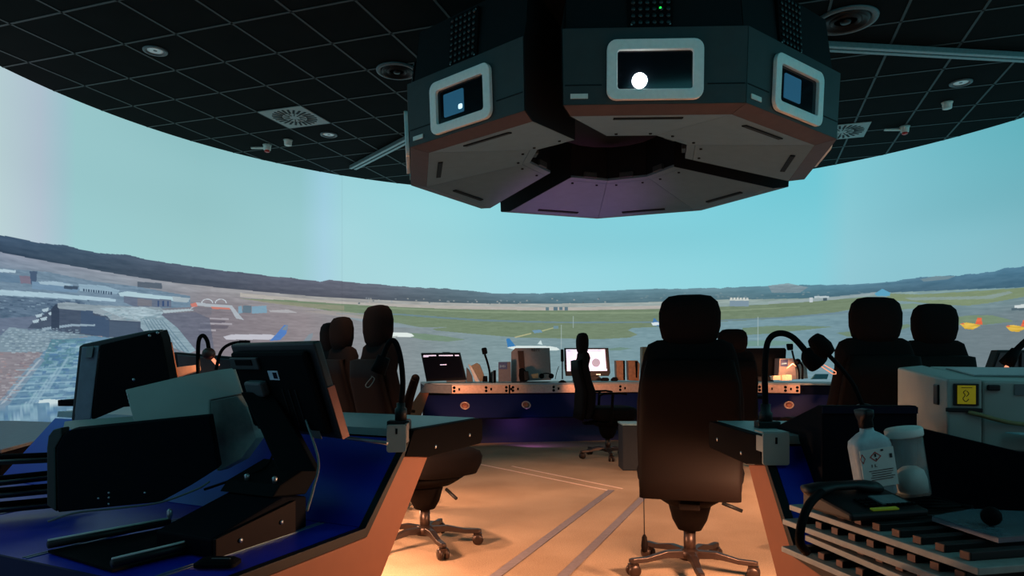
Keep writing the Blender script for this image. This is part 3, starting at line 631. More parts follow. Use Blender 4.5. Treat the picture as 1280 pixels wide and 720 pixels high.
# ------------------------------------------------------------------ near consoles
prof_end = [(-.62, .475), (0, .475), (.205, .69), (.36, .668), (-.2, 0), (-.46, 0), (-.62, .40)]
def console(o, u, n, length, label, flip, grooves):
    o = Vector((o[0], o[1], 0)); u = Vector((u[0], u[1], 0)).normalized(); n = Vector((n[0], n[1], 0)).normalized()
    t = thing('control_console', label, 'console', (o.x, o.y, 0), group='near control consoles')
    # profile frame: x=u, y=z, extrude along n. sg keeps direction along n
    M = Matrix((u, Vector((0, 0, 1)), n)).transposed().to_4x4(); M.translation = o
    MB().prism(prof_end, .004, .045, M).build('end_panel', endm, t, .003)
    MB().prism([(-.635, .477), (.003, .477), (.258, .742), (.237, .745), (-.005, .505), (-.635, .505)], .0, .026, M).build('edge_trim', edge, t, .002)
    MB().prism([(.208, .692), (.258, .77), (.28, .772), (.765, .772), (.775, .76), (.775, .69), (.76, .672), (.362, .670)], -.004, .05, M).build('wing_panel', wing, t, .003)
    for b, z in ((.40, .70), (.66, .715)): MB().lathe([(.001, -.004), (.006, -.003), (.007, 0)], M @ Matrix.Translation((b, z, -.004)), 12).build('panel_screw', alu, t)
    MB().prism([(-.63, .48), (0, .48), (.002, .503), (-.63, .503)], .028, length, M).build('worktop', blue, t)
    MB().prism([(-.64, .30), (-.632, .30), (-.632, .504), (-.64, .504)], .0, length, M).build('front_lip', bluef, t)
    MB().prism([(.004, .48), (.02, .48), (.25, .73), (.237, .743), (.004, .505)], .028, length, M).build('slope_panel', blue, t)
    MB().prism([(.245, .748), (.77, .748), (.77, .7725), (.25, .7725)], .028, length, M).build('shelf', shelfm, t)
    MB().prism([(-.42, 0), (-.22, 0), (.34, .655), (.74, .69), (.74, .745), (.26, .73), (.02, .478), (-.5, .478), (-.58, .40)], .055, length-.01, M).build('carcass', navy, t)
    mb = MB()
    for g_ in grooves: mb.box((-.315, .5045, g_), (.62, .002, .005), M); mb.box((-.315, .5045, g_+.014), (.62, .002, .004), M)
    mb.build('metal_inlay', mat('inlay_steel', (120, 140, 150), .35, metal=.5), t)
    return t, M
OL = (-.431, 2.043); uL = (.400, .917); nL = (-.90, .436)
cL, ML = console(OL, uL, nL, 1.9, 'blue left control console with lit end panel, seen from behind its monitors', 0, (.16, .60, 1.2))
OR = (.75, 1.842); uR = (0, 1); nR = (1, 0)
cR, MR = console(OR, uR, nR, .40, 'blue right control console carrying the strip trays and telephone', 0, (.3,))
def onL(b, z, n): return ML @ Vector((b, z, n))
def onR(b, z, n): return MR @ Vector((b, z, n))
st = frame(onL(-.642, .483, 1.02), (ML.to_3x3() @ Vector((0, 0, 1))), (0, 0, 1))
MB().box((0, 0, 0), (.12, .022, .003), st).build('hazard_label', yellow, cL, label='yellow strip label')

# right console: navy upstand (slanted equipment box)
t = thing('equipment_upstand', 'dark navy upright equipment box behind the bottle on the right console', 'cabinet', (.9, 2.0, .774))
MB().prism([(1.93, .59), (1.93, .874), (1.96, .874), (2.27, .785), (2.27, .776), (2.095, .776), (2.085, .755)], .868, 1.135, Matrix(((0, 0, 1, 0), (1, 0, 0, 0), (0, 1, 0, 0), (0, 0, 0, 1)))).build('box_body', darkm, t, .004)
MB().box((1.0, 1.927, .862), (.266, .006, .018)).build('top_strip', navy, t)
t = thing('angled_console_section', 'dark navy angled console section under the grey printer at the right edge', 'console', (1.4, 1.9, 0))
M = frame((1.168, 1.93, 0), (.5, -.866, 0), (.866, .5, 0))
MB().prism([(0, 0), (1.1, 0), (1.1, .9), (0, .9)], .0, .746, M).build('carcass', darkm, t, .004)
MB().prism([(-.03, .5), (1.1, .5), (1.1, .745), (.27, .764), (-.03, .812)], .002, .014, M @ Matrix.Rotation(PI/2, 4, 'X')).build('front_panel', darkm, t)

# printer on it
t = thing('strip_printer', 'large light grey printer with a yellow display on the right console', 'printer', (1.231, 1.95, .748))
el = Vector((.305, .952, 0)); er_ = Vector((.952, -.305, 0)); K = Vector((1.231, 1.95, 0))
Mp = Matrix((er_, el, Vector((0, 0, 1)))).transposed().to_4x4(); Mp.translation = K
def pr(v, f, name, m, bv=.006, par=t, **k): return MB().add(v, f, False, Mp).build(name, m, par, bv, **k)
HX8 = [(0, 1, 2, 3), (4, 7, 6, 5), (0, 4, 5, 1), (1, 5, 6, 2), (2, 6, 7, 3), (3, 7, 4, 0)]
zb = .748
pr([(0, 0, zb), (.085, 0, zb), (.085, .62, zb), (0, .62, zb), (0, 0, .948), (.085, 0, .948), (.085, .62, .984), (0, .62, .975)], HX8, 'print_head_cover', greyb)
pr([(.088, .012, zb), (.62, .012, zb), (.62, .56, zb), (.088, .56, zb), (.088, .012, .944), (.62, .012, .936), (.62, .56, .975), (.088, .56, .98)], HX8, 'main_body', greyb)
MB().box((.33, .3, .985), (.5, .3, .006), Mp @ Matrix.Translation((0, 0, .943)) @ Matrix.Rotation(R(3.9), 4, 'X') @ Matrix.Translation((.03, -.0, -.983))).build('top_lid', mat('lid', (120, 132, 132), .4), t, .002)
dsp = MB().box((.045, -.003, .905), (.062, .006, .062), Mp).build('display', blackp, t, .002)
MB().box((.045, -.0075, .905), (.044, .003, .052), Mp).build('yellow_screen', mat('lcd_yellow', (170, 150, 10), .4, emit=(150, 132, 8), es=.28), dsp)
mb = MB(); q = lambda x, z, w, h: mb.box((x, -.010, z), (w, .002, h), Mp)
mb.tube([(.043, -.0095, .918), (.037, -.0095, .912), (.041, -.0095, .904), (.036, -.0095, .894), (.043, -.0095, .886), (.050, -.0095, .893)], .0011, M=Mp); mb.tube([(.045, -.0095, .916), (.05, -.0095, .908), (.044, -.0095, .9)], .0011, M=Mp); q(.045, .925, .026, .0015)
mb.build('screen_symbol', mat('lcd_dark', (60, 52, 8), .6), dsp)
MB().box((.04, -.004, .862), (.09, .008, .012), Mp).build('paper_slot', blackp, t, .002)
MB().tube([(.05, -.004, .856), (.075, -.012, .85), (.115, -.005, .838), (.16, .002, .828), (.21, .004, .824)], .006, M=Mp).build('ribbon', mat('ribbon', (120, 110, 70), .7), t)
MB().box((.115, .008, .925), (.03, .012, .016), Mp).build('latch', blackp, t, .003)
MB().box((-.003, .1, .90), (.006, .045, .06), Mp).build('side_switch', blackp, t, .003)
MB().box((.19, .01, .92), (.05, .004, .03), Mp).build('vent_grille', greyd, t)
MB().prism([(.14, .0), (.26, .0), (.26, -.05), (.16, -.045)], .80, .803, Mp).build('paper_guide', mat('pale_teal', (150, 190, 195), .5), t)

# stacked strip trays
lit_end = mat('strip_end', (110, 62, 44), .6)  # warm light on the black holder ends, put in as brown
def tray(o, z, rot, L, W, label, n=8):
    t = thing('strip_tray', label, 'tray', (o[0], o[1], z), group='stacked flight strip trays')
    e1 = Vector((-.214, .977, 0)).normalized(); e1.rotate(Matrix.Rotation(rot, 3, 'Z')); e2 = Vector((e1.y, -e1.x, 0))
    M = Matrix((e2, e1, Vector((0, 0, 1)))).transposed().to_4x4(); M.translation = Vector((o[0], o[1], z))
    MB().box((W/2, L/2, .003), (W, L, .014), M).build('tray_board', mat('tray_board', (150, 152, 146), .5), t, .002)
    for k in range(n):
        y = .035+k*(L-.05)/n
        sp = MB().box((W/2+.006, y+.012, .0185), (W-.03, .022, .016), M).build('strip_holder', blackp, t, .002)
        MB().box((.0195, y+.012, .0185), (.003, .02, .014), M).build('holder_end', lit_end, sp)
tray((.822, 1.215), .625, 0, .55, .36, 'topmost pale strip tray of the stack, telephone standing on it', 9)
tray((.812, 1.212), .590, R(1), .55, .36, 'second strip tray from the top of the right stack', 9)
tray((.822, 1.20), .555, R(-2.5), .53, .34, 'third strip tray from the top, slightly skewed to the others', 8)
tray((.81, 1.215), .520, R(1), .55, .35, 'lowest strip tray of the right stack, on the blue worktop', 8)
# telephone
t = thing('desk_telephone', 'black desk telephone with green display bar on the top strip tray', 'telephone', (.80, 1.58, .651), R(22))
Mt = rotz((.80, 1.58, .654), R(14)) @ Matrix.Diagonal((.95, .95, .84, 1))
MB().add([(-.10, -.085, 0), (.115, -.085, 0), (.115, .085, 0), (-.10, .085, 0), (-.10, -.085, .02), (.115, -.085, .02), (.115, .085, .055), (-.10, .085, .055)], HX8, False, Mt).build('body', blackp, t, .006)
Ms = Mt @ Matrix.Translation((0, -.085, .0205)) @ Matrix.Rotation(math.atan2(.035, .17), 4, 'X')
MB().loft([sup(w, h, x, 0, 0, 16) and [(x, y_*w+.0, z_*h+.032+dz*.45) for y_, z_ in [(math.cos(2*PI*k/14), math.sin(2*PI*k/14)) for k in range(14)]] for x, w, h, dz in ((-.115, .005, .006, -.008), (-.11, .026, .014, -.006), (-.075, .026, .017, 0), (-.04, .018, .012, .014), (.02, .018, .012, .016), (.06, .026, .017, .002), (.09, .026, .014, -.004), (.095, .005, .006, -.006))], True, Ms @ Matrix.Translation((-.01, .13, -.02))).build('handset', blackp, t)
MB().box((.0, .012, .003), (.07, .012, .004), Ms).build('green_bar', mat('green_bar', (130, 150, 40), .4, emit=(120, 140, 30), es=.15), t, label='green display bar')
MB().box((.055, .062, .003), (.07, .05, .004), Ms).build('memo_card', mat('memo', (110, 122, 124), .5), t)
mb = MB()
for k in range(6): mb.box((.03+.0135*k, .03, .004), (.009, .009, .005), Ms)
for r_ in range(3):
    for c_ in range(3): mb.box((-.03+.016*c_, .035+.016*r_, .004), (.011, .01, .005), Ms)
mb.build('keys', blackm, t)
MB().tube([P(1030, 612, 1.6), P(1012, 630, 1.5), P(1002, 655, 1.45), P(1000, 678, 1.46), P(1008, 690, 1.5)], .0095).build('cord', blackm, t)
# bottle
def leaning(c, lean, yaw=0): return Matrix.Translation(Vector(c)) @ Matrix.Rotation(lean, 4, 'Y') @ Matrix.Rotation(yaw, 4, 'Z')
t = thing('spray_bottle', 'white one-litre chemical bottle with red hazard diamond leaning on the navy box', 'bottle', (.845, 1.72, .66))
Mb = leaning((.918, 1.735, .664), R(-9), R(0)) @ Matrix.Diagonal((1, 1, .86, 1))
bsec = lambda z, w, d: [(x, y, z) for x, y in rrect(2*w, 2*d, min(w, d)*.6, 4)]
MB().loft([bsec(0, .04, .026), bsec(.006, .044, .03), bsec(.145, .047, .031), bsec(.162, .044, .029), bsec(.18, .025, .02), bsec(.187, .015, .014), bsec(.198, .014, .013)], True, Mb).build('bottle_body', mat('bottle_plastic', (165, 182, 186), .4), t)
MB().loft([bsec(.1985, .015, .015), bsec(.22, .015, .015), bsec(.232, .014, .026), bsec(.25, .013, .03), bsec(.253, .006, .02)], True, Mb).build('trigger_head', blackp, t)
Ml = Mb @ frame((0, -.0315, .09), (1, 0, 0), (0, 0, 1))
lbm = MB().box((0, 0, 0), (.084, .11, .0016), Ml @ Matrix.Translation((0, -.005, 0))).build('paper_label', white, t)
rd = mat('print_red', (190, 40, 36), .6); ink = mat('print_black', (25, 28, 30), .6)
dm = lambda r: [(0, r), (-r, 0), (0, -r), (r, 0)]
MB().ringprism(dm(.0145), dm(.0115), .001, .0018, Ml @ Matrix.Translation((-.005, .028, 0))).build('hazard_diamond', rd, lbm)
MB().ringprism(dm(.0145), dm(.0115), .001, .0018, Ml @ Matrix.Translation((-.037, .026, 0)) @ Matrix.Diagonal((.45, 1, 1, 1))).build('hazard_diamond', rd, lbm)
mb = MB(); mb.box((-.005, .032, .0016), (.004, .009, .001), Ml); mb.box((-.004, .021, .0016), (.003, .004, .001), Ml); mb.box((.033, .025, .0016), (.006, .012, .001), Ml); mb.box((.013, .044, .0016), (.006, .005, .001), Ml)
for k in range(5): mb.box((.004+(k % 2)*.002, -.012-k*.0065, .0016), (.06-(k % 3)*.006, .0016, .001), Ml)
mb.build('printed_marks', ink, lbm)
text('1 L', .012, Ml @ Matrix.Translation((-.012, .002, .0014)), ink, lbm)
# canister
t = thing('clear_canister', 'clear plastic canister with white lid beside the hazard bottle', 'container', (.95, 1.72, .66))
Mc = leaning((1.016, 1.745, .662), R(-9)) @ Matrix.Diagonal((.88, .88, .8, 1))
MB().lathe([(.044, 0), (.046, .004), (.046, .185), (.043, .185), (.043, .008), (.001, .008)], Mc, 28).build('canister_wall', clear, t)
MB().lathe([(.049, .186), (.050, .19), (.050, .207), (.047, .212), (.001, .212)], Mc, 28).build('lid', white, t)
MB().lathe([(.041, .010), (.041, .05), (.036, .075), (.02, .088), (.001, .09)], Mc, 24).build('folded_wipes', white, t)
# papers, ball, cable
t = thing('document_sleeve', 'plastic-sleeved documents lying on the top strip tray', 'papers', P(1225, 655, 1.55))
Z0 = .664
def flat(px, py, z): d = (1-z)*F/(py-HY); return Vector(((px-HX)/F*d, d, z))
q = [flat(1165, 646, Z0), flat(1248, 673, Z0), flat(1300, 669, Z0), flat(1300, 641, Z0), flat(1215, 637, Z0)]
MB().prism([(p.x, p.y) for p in q], Z0-.009, Z0).build('sheets', mat('paper_stack', (130, 118, 128), .4, var=.15, scale=20), t)
MB().prism([(p.x*.995+.004, p.y*.995+.006) for p in q], Z0+.0005, Z0+.0025).build('cover_sleeve', mat('sleeve', (90, 110, 118), .2), t)
p = flat(1239, 657, Z0+.003)
tag(MB().ball((p.x, p.y, p.z+.019), .019).build('rubber_ball', blackm), 'small black ball resting on the document sleeve', 'ball')
t = thing('black_cable_pile', 'loose black cables lying behind the telephone', 'cable', (.95, 1.62, .65))
for k in range(4):
    MB().tube([flat(1135+k*3, 625+k*3, .66), flat(1165, 622+k*4, .668), flat(1195+k*3, 630+k, .66), flat(1215, 636-k, .665)], .004).build('cable', blackm, t)

# ------------------------------------------------------------------ gooseneck lamps
warm = mat('warm_tube', (255, 190, 150), emit=(255, 150, 110), es=1.1, var=0)
def clampplate(t, c, w, h, u, nn):
    M = frame(c, nn, (0, 0, 1)); mb = MB()
    MB().prism(rrect(w, h, .008), -.004, .004, M).build('bracket_plate', greyb, t, .001)
    MB().box((-.00, h*.26, .0042 if True else 0), (.006, h*.2, .003), M).build('bracket_slot', blackm, t)
t = thing('gooseneck_lamp', 'black gooseneck lamp on a grey bracket at the end of the right console', 'lamp', P(960, 530, 2.36), group='near gooseneck lamps')
d0 = 2.34
MB().box(P(959, 531, d0), (.075, .05, .026)).build('clamp_block', blackp, t, .004)
MB().lathe([(.022, 0), (.022, .03), (.016, .035), (.016, .06)], Matrix.Translation(P(957, 527, d0)), 18).build('socket', blackp, t)
MB().tube([P(957, 515, d0), P(956, 470, d0), P(958, 435, d0), P(964, 421, d0), P(976, 416.5, d0), P(990, 421, d0), P(1003, 434, d0), P(1009, 443, d0)], .0105).build('flexible_neck', blackm, t)
hdr = (P(1030, 461, d0)-P(1006, 438, d0)).normalized(); Mh = frame(P(1007, 439, d0), hdr.cross(Vector((0, 1, 0))), (0, 1, 0))
if (Mh.to_3x3() @ Vector((0, 0, 1))).dot(hdr) < 0: Mh = Mh @ Matrix.Rotation(PI, 4, 'X')
MB().lathe([(.012, -.004), (.018, .0), (.03, .012), (.036, .03), (.038, .058), (.035, .064), (.001, .062)], Mh, 24).build('lamp_head', blackm, t)
mb = MB(); mb.tube([P(1024, 456, d0-.01), P(1041, 467.5, d0-.01), P(1045, 465, d0-.01), P(1030, 456, d0-.01)], .0016, n=6, sub=2); mb.build('lit_wire_loop', warm, t, label='thin warm lit wire loop')  # light of the lamp opening put in as a glowing wire
clampplate(t, (.772, 2.018, .742), .078, .095, None, (1, 0, 0))
MB().box((.735, 2.045, .755), (.004, .05, .045)).build('bracket_side', greyb, t); MB().box((.772, 2.05, .79), (.078, .065, .004)).build('bracket_top', greyb, t)
# microphone on the right
t = thing('gooseneck_microphone', 'large black gooseneck microphone rising from the right console box', 'microphone', P(1078, 506, 2.1))
d1 = 2.08
MB().tube([P(1079, 509, d1), P(1066, 480, d1), P(1050, 459, d1), P(1037, 445, d1)], .0065).build('flexible_neck', blackm, t)
MB().loft([[P(1026, 432, d1)+Vector((-.68, 0, .73))*k+(Vector((.73, 0, .68))*math.cos(2*PI*i/12)+Vector((0, 1, 0))*math.sin(2*PI*i/12))*w for i in range(12)] for k, w in ((-.04, .008), (-.035, .022), (-.01, .029), (.02, .026), (.034, .019), (.036, .004))]).build('windscreen', fabric, t)
MB().lathe([(.02, 0), (.02, .02), (.01, .024)], Matrix.Translation(P(1080, 508, 2.12)+Vector((0, 0, -.015))), 16).build('base', blackp, t)
MB().box(P(1086, 511, 2.09), (.01, .01, .016)).build('metal_catch', alu, t)
# left gooseneck
t = thing('gooseneck_lamp', 'black gooseneck lamp arching over the left console beside the office chair', 'lamp', P(500, 532, 2.32), group='near gooseneck lamps')
d2 = 2.3
MB().box(P(499, 531, d2), (.075, .05, .03)).build('clamp_block', blackp, t, .004)
MB().lathe([(.020, 0), (.020, .04), (.014, .045), (.014, .06)], Matrix.Translation(P(501, 526, d2)), 18).build('socket', blackp, t)
MB().tube([P(501, 515, d2), P(503.5, 480, d2), P(501, 450, d2), P(496, 431, d2), P(490.5, 425.5, d2), P(485, 431, d2), P(480, 443, d2), P(477, 450, d2)], .0095).build('flexible_neck', blackm, t)
MB().tube([P(480, 446, d2), P(476, 456, d2), P(472, 466, d2)], .022, sub=1, r1=.026).build('lamp_head', blackm, t)
MB().tube([P(466, 470, d2), P(457, 481, d2), P(461, 484, d2), P(468, 474, d2), P(464, 470, d2)], .0014, n=6).build('wire_guard', greyb, t)
clampplate(t, P(495.5, 548, 2.2), .062, .088, None, (.97, .2, 0))
MB().box(P(508.5, 541, 2.23), (.006, .05, .06)).build('bracket_side', mat('bracket_shade', (120, 112, 108), .5), t)
MB().box(P(508, 529, 2.36), (.03, .03, .03)).build('red_cap', mat('red_brown', (150, 50, 36), .5), t, .006)

# ------------------------------------------------------------------ left console equipment
# big monitor seen from behind
t = thing('large_monitor', 'large black monitor seen from behind on the left console, orange-lit edge', 'monitor', (-.6, 2.1, .6))
wv = Vector((.415, -.35, 0)).normalized(); nn = Vector((-.645, -.764, 0)).normalized()
hv = (Vector((0, 0, math.cos(R(19))))+nn*math.sin(R(19))).normalized()
TL = P(286, 432, 2.3); Mm = Matrix((wv, hv, wv.cross(hv))).transposed().to_4x4(); Mm.translation = TL
W, H = .48, .305
zn = 1   # +z local = toward us
MB().prism([(0, 0), (W, 0), (W, -H), (0, -H)], -.032, -.004, Mm).build('screen_casing', mat('casing', (24, 26, 28), .45), t, .006)
MB().prism([(.02, -.02), (W-.03, -.02), (W-.03, -H+.02), (.02, -H+.02)], -.004, .018, Mm).build('rear_cover', blackm, t, .012)
MB().prism([(W+.0005, -.14), (W+.004, -.14), (W+.004, -H), (W+.0005, -H)], -.031, -.006, Mm).build('lamplit_edge', mat('lamplit_edge', (150, 82, 60), .4), t)  # lamp light on the casing edge, put in as an orange strip
MB().box((.11, -.055, .022), (.17, .04, .012), Mm).build('port_recess', mat('port', (38, 42, 44), .5), t, .004)
MB().box((.115, -.05, .029), (.1, .018, .004), Mm).build('port_slot', blackm, t)
tg = MB().box((.255, -.095, .0192), (.055, .03, .002), Mm).build('asset_label', mat('label_white', (190, 205, 220), .5), t, label='small white asset label')
MB().box((.265, -.095, .0207), (.022, .02, .001), Mm).build('label_print', navy, tg)
MB().box((.39, -.285, .0192), (.05, .025, .002), Mm).build('rating_label', greyd, t)
for x in (.28, .315, .35): MB().box((x, -.2, .0195), (.006, .12, .003), Mm).build('rib', blackp, t)
MB().box((.16, -.135, .035), (.10, .05, .03), Mm).build('pivot_bracket', mat('bracket_grey', (70, 76, 78), .45), t, .008)
a = Mm @ Vector((.15, -.15, .03)); b_ = P(372, 588, 2.0)
sd = (b_-a).normalized(); MB().loft([[a+Vector((x, y, 0)) for x, y in ((-.05, -.02), (.05, -.02), (.05, .02), (-.05, .02))], [a.lerp(b_, .5)+Vector((x, y, 0)) for x, y in ((-.045, -.018), (.06, -.018), (.06, .02), (-.045, .02))], [b_+Vector((x, y, 0)) for x, y in ((-.05, -.02), (.06, -.02), (.06, .025), (-.05, .025))]], False).build('support_arm', blackm, t, .004)
MB().tube([Mm @ Vector((.36, -.24, .02)), P(398, 575, 2.0), P(392, 610, 1.85), P(384, 638, 1.75)], .0035).build('signal_cable', greyd, t)
# metal shelf rail
t = thing('shelf_rail', 'slim metal rail under the big monitor at the left console shelf', 'rail', P(430, 546, 2.25))
MB().tube([P(376, 540, 2.36), P(484, 554, 2.14)], .006, sub=1).build('rail_tube', alu, t)
# monitor base tray / keyboard box with reddish front face
t = thing('monitor_base_box', 'low black equipment box under the large monitor arm, brownish front plate', 'equipment box', onL(-.2, .505, .5))
Mk = ML  # local b, z, n
MB().prism([(-.43, .507), (-.08, .507), (-.08, .60), (-.18, .615), (-.43, .555)], .16, .37, ML).build('box_body', darkm, t, .006)
MB().prism([(-.43, .508), (-.14, .508), (-.14, .60), (-.43, .556)], .148, .158, ML).build('front_plate', mat('brown_plate', (26, 14, 12), .6, spec=.08), t, .002)
for b, z in ((-.35, .535), (-.2, .55)): MB().lathe([(.001, -.004), (.006, -.003), (.007, 0)], ML @ Matrix.Translation((b, z, .147)), 12).build('plate_screw', alu, t)
MB().prism([(-.2, .616), (-.06, .60), (.0, .66), (-.02, .69), (-.17, .645)], .18, .39, ML).build('arm_foot', blackm, t, .004)
for n_ in (.21, .32): MB().lathe([(.006, 0), (.008, .016), (.003, .02)], Matrix.Translation(onL(-.16, .647, n_)), 12).build('thumb_screw', alu, t)
# black slide tray with two rails
t = thing('slide_tray', 'flat black sliding tray with two bright-edged rails on the left worktop', 'tray', flat(200, 670, .51))
def quadp(pts, z0, z1): return MB().prism([(p.x, p.y) for p in pts], z0, z1)
a1, a2 = flat(60, 684, .52), flat(212, 655, .52); b1, b2 = flat(140, 708, .52), flat(278, 674, .52)
quadp([a1, a2, b2, b1], .506, .512).build('tray_plate', blackm, t)
for (s, e_) in ((a1, a2), (b1, b2)):
    r_ = MB().tube([s+Vector((0, 0, .006)), e_+Vector((0, 0, .006))], .010, sub=1).build('slide_rail', blackp, t)
    MB().tube([s+Vector((0, 0, .0175)), e_+Vector((0, 0, .0175))], .003, n=8, sub=1).build('bright_edge', white, r_)  # highlight along the rail, put in as a pale tube
for s in (a2, b2): 
    MB().lathe([(.004, .53), (.008, .545), (.008, .56), (.003, .565)], Matrix.Translation((s.x, s.y, 0)), 12).build('rail_stop', alu, t)
# dark board leaning
def slab(name, pts, d, th, m, par, dirv=(0, 1, 0), bv=.004):
    """solid plate: outline points (px,py,depth) pushed back by th"""
    V = [(q_[0], q_[1], d if len(q_) < 3 else q_[2]) for q_ in pts]; n = len(V)
    if len(set(v[2] for v in V)) > 1:
        A_ = np.array([[v[0]/1000, v[1]/1000, 1] for v in V]); cf = np.linalg.lstsq(A_, np.array([1/v[2] for v in V]), rcond=None)[0]
        V = [(v[0], v[1], 1/float(cf @ a_)) for v, a_ in zip(V, A_)]
    V = [P(*v) for v in V]; dv = Vector(dirv).normalized()*th
    return MB().add(V+[v+dv for v in V], [list(range(n)), list(range(n, 2*n))[::-1]]+[(i, (i+1) % n, n+(i+1) % n, n+i) for i in range(n)]).build(name, m, par, bv)
t = thing('flat_panel_rear', 'broad black panel back with rounded corner standing at the left of the console', 'monitor', P(165, 640, 1.98))
slab('panel_back', [(78, 545, 2.08), (84, 539, 2.08), (92, 537, 2.08), (262, 520, 2.2), (273, 585, 2.14), (240, 606, 2.1), (200, 628, 2.05), (140, 634, 1.98), (72, 641, 1.95), (70, 560, 2.05)], 2.0, .04, darkm, t, (-.1, 1, .15))
slab('side_bezel', [(58, 560, 2.06), (60, 545, 2.08), (66, 537, 2.09), (77, 534, 2.09), (77, 546, 2.08), (69, 560, 2.05), (70, 640, 1.96), (58, 632, 1.98)], 2, .04, blackp, t)
for x, y in ((123, 623), (136, 616), (136, 622), (136, 630), (181, 616)): MB().ball(P(x, y, 1.975), .003).build('rivet', alu, t)
MB().tube([P(60, 652, 1.88), P(95, 641, 1.9), P(150, 635, 1.95), P(200, 628, 2.0), P(245, 612, 2.05), P(262, 602, 2.08)], .003).build('power_cable', greyd, t)
# left grey printer housing
t = thing('printer_housing', 'pale grey-green sheet metal printer housing between the two monitor backs', 'printer', P(230, 560, 2.3))
slab('upper_cover', [(156, 487, 2.28), (220, 472, 2.36), (275, 462, 2.4), (292, 460, 2.42), (304, 492, 2.4), (262, 500, 2.3), (262, 521, 2.28), (168, 531, 2.24)], 2, .28, greyb, t, (.3, 1, .0))
slab('lower_cover', [(263, 501, 2.29), (304, 493, 2.39), (320, 548, 2.36), (300, 575, 2.32), (271, 590, 2.24)], 2, .05, mat('housing_lower', (132, 142, 138), .5), t, (.3, 1, 0))
for k in range(7): MB().box(P(159.5+k*1.3, 493+k*5, 2.272), (.004, .004, .004)).build('edge_rivet', alu, t)
slab('base_ledge', [(78, 536, 2.12), (80, 527, 2.3), (166, 521, 2.3), (168, 531, 2.2), (90, 537, 2.1)], 2, .05, greyb, t)
# tilted black monitor housing
t = thing('tilted_monitor', 'thick black monitor back with a grey side strip, tilted at the far left', 'monitor', P(150, 520, 2.5))
slab('rear_cover', [(125, 431, 2.5), (199, 413.5, 2.42), (203, 424, 2.43), (213, 478, 2.48), (205, 488, 2.48), (118, 524, 2.46), (114, 524, 2.46)], 2, .1, blackm, t, (-.2, 1, .1))
slab('front_shell', [(99, 433, 2.52), (104, 430, 2.53), (180, 414, 2.47), (199, 412.5, 2.44), (200, 415, 2.45), (126, 433, 2.53), (92, 528, 2.48), (89, 525, 2.47)], 2, .05, blackp, t, (-.2, 1, .1))
slab('side_strip', [(102, 434, 2.515), (124, 432, 2.505), (113, 524, 2.465), (92, 527, 2.475)], 2, .06, mat('strip_grey', (92, 102, 114), .5), t, (-.2, 1, .1))
slab('side_label', [(108, 433.5, 2.505), (117, 432.5, 2.50), (114.5, 447, 2.49), (106.5, 448, 2.495)], 2, .004, greyd, t)
for x, y in ((187, 419.5), (197, 416), (167, 474.5)): MB().ball(P(x, y, 2.41), .005).build('case_screw', alu, t)
# book/card upright and lit papers
tag(slab('document_folder', [(203, 428), (211, 427), (219, 470), (213, 478)], 2.75, .03, wood, None), 'upright brown folder edge behind the tilted monitor', 'folder')
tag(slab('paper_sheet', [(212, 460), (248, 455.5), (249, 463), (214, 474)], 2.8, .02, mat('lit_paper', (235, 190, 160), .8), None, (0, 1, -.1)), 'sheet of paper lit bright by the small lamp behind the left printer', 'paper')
t = thing('rear_monitor', 'dark monitor far left, mostly hidden behind the printer housing', 'monitor', P(255, 470, 3.1))
slab('casing', [(217, 440), (290, 446), (296, 514), (226, 514)], 3.0, .05, blackp, t); slab('screen', [(221, 443), (288, 449), (292, 500), (228, 498)], 2.99, .005, mat('screen_dim', (46, 52, 58), .3), t)
t = thing('gooseneck_lamp', 'small gooseneck lamp with glowing tip behind the left printer housing', 'lamp', P(248, 462, 2.7), group='small console lamps')
MB().tube([P(248, 478, 2.7), P(247.5, 440, 2.7), P(249, 424, 2.7), P(254, 419.5, 2.7), P(259, 426, 2.7), P(261, 436, 2.7)], .008).build('flexible_neck', blackm, t)
MB().ball(P(261, 442, 2.7), .025, sc=(1, 1, .95)).build('lamp_head', mat('brown_head', (90, 45, 36), .5), t)
MB().tube([P(266, 449, 2.69), P(273, 457, 2.69)], .007, sub=1).build('lit_tube', warm, t)
t = thing('cable_loop', 'thin black cable curving over the top of the large monitor', 'cable', P(285, 430, 2.5))
MB().tube([P(270, 462, 2.6), P(276, 440, 2.6), P(288, 430, 2.6), P(308, 427, 2.6)], .006).build('cable', blackm, t); MB().box(P(306, 428, 2.6), (.03, .03, .015)).build('plug', blackm, t)
# left strip trays in dark
for k, (ya, yb, lb) in enumerate(((577, 574, 'uppermost black strip rack at the left frame edge'), (607, 595, 'middle black strip rack at the left frame edge'), (622, 612, 'lower black strip rack at the left frame edge, third from the top'), (640, 630, 'lowest black strip rack at the left frame edge, on the worktop'))):
    z = .68-.045*k-.0; t = thing('strip_rack', lb, 'rack', P(20, ya, 2.0), group='dark strip racks at the left edge')
    A0, B0 = flat(-60, ya+2, z), flat(70 if k else 60, yb, z); dv = Vector((.1, .3, 0))*.45
    quadp([A0, B0, B0+dv, A0+dv], z-.012, z).build('rack_board', blackp, t)
    MB().tube([A0+Vector((0, -.004, .001)), B0+Vector((0, -.004, .001))], .0035, n=8, sub=1).build('bright_edge', mat('dull_edge', (96, 110, 106), .4, metal=.5), t)
    MB().tube([A0+dv*.5+Vector((0, 0, .008)), B0+dv*.5+Vector((0, 0, .008))], .008, n=8, sub=1).build('strip_holder', blackm, t)
t = thing('side_cabinet', 'grey topped cabinet at the far left, behind the strip racks', 'cabinet', (-2.6, 3.6, 0))
q = [flat(-40, 566, .6), flat(2, 562, .6), flat(62, 546, .6), flat(76, 528, .6), flat(20, 526, .6), flat(-40, 526, .6)]
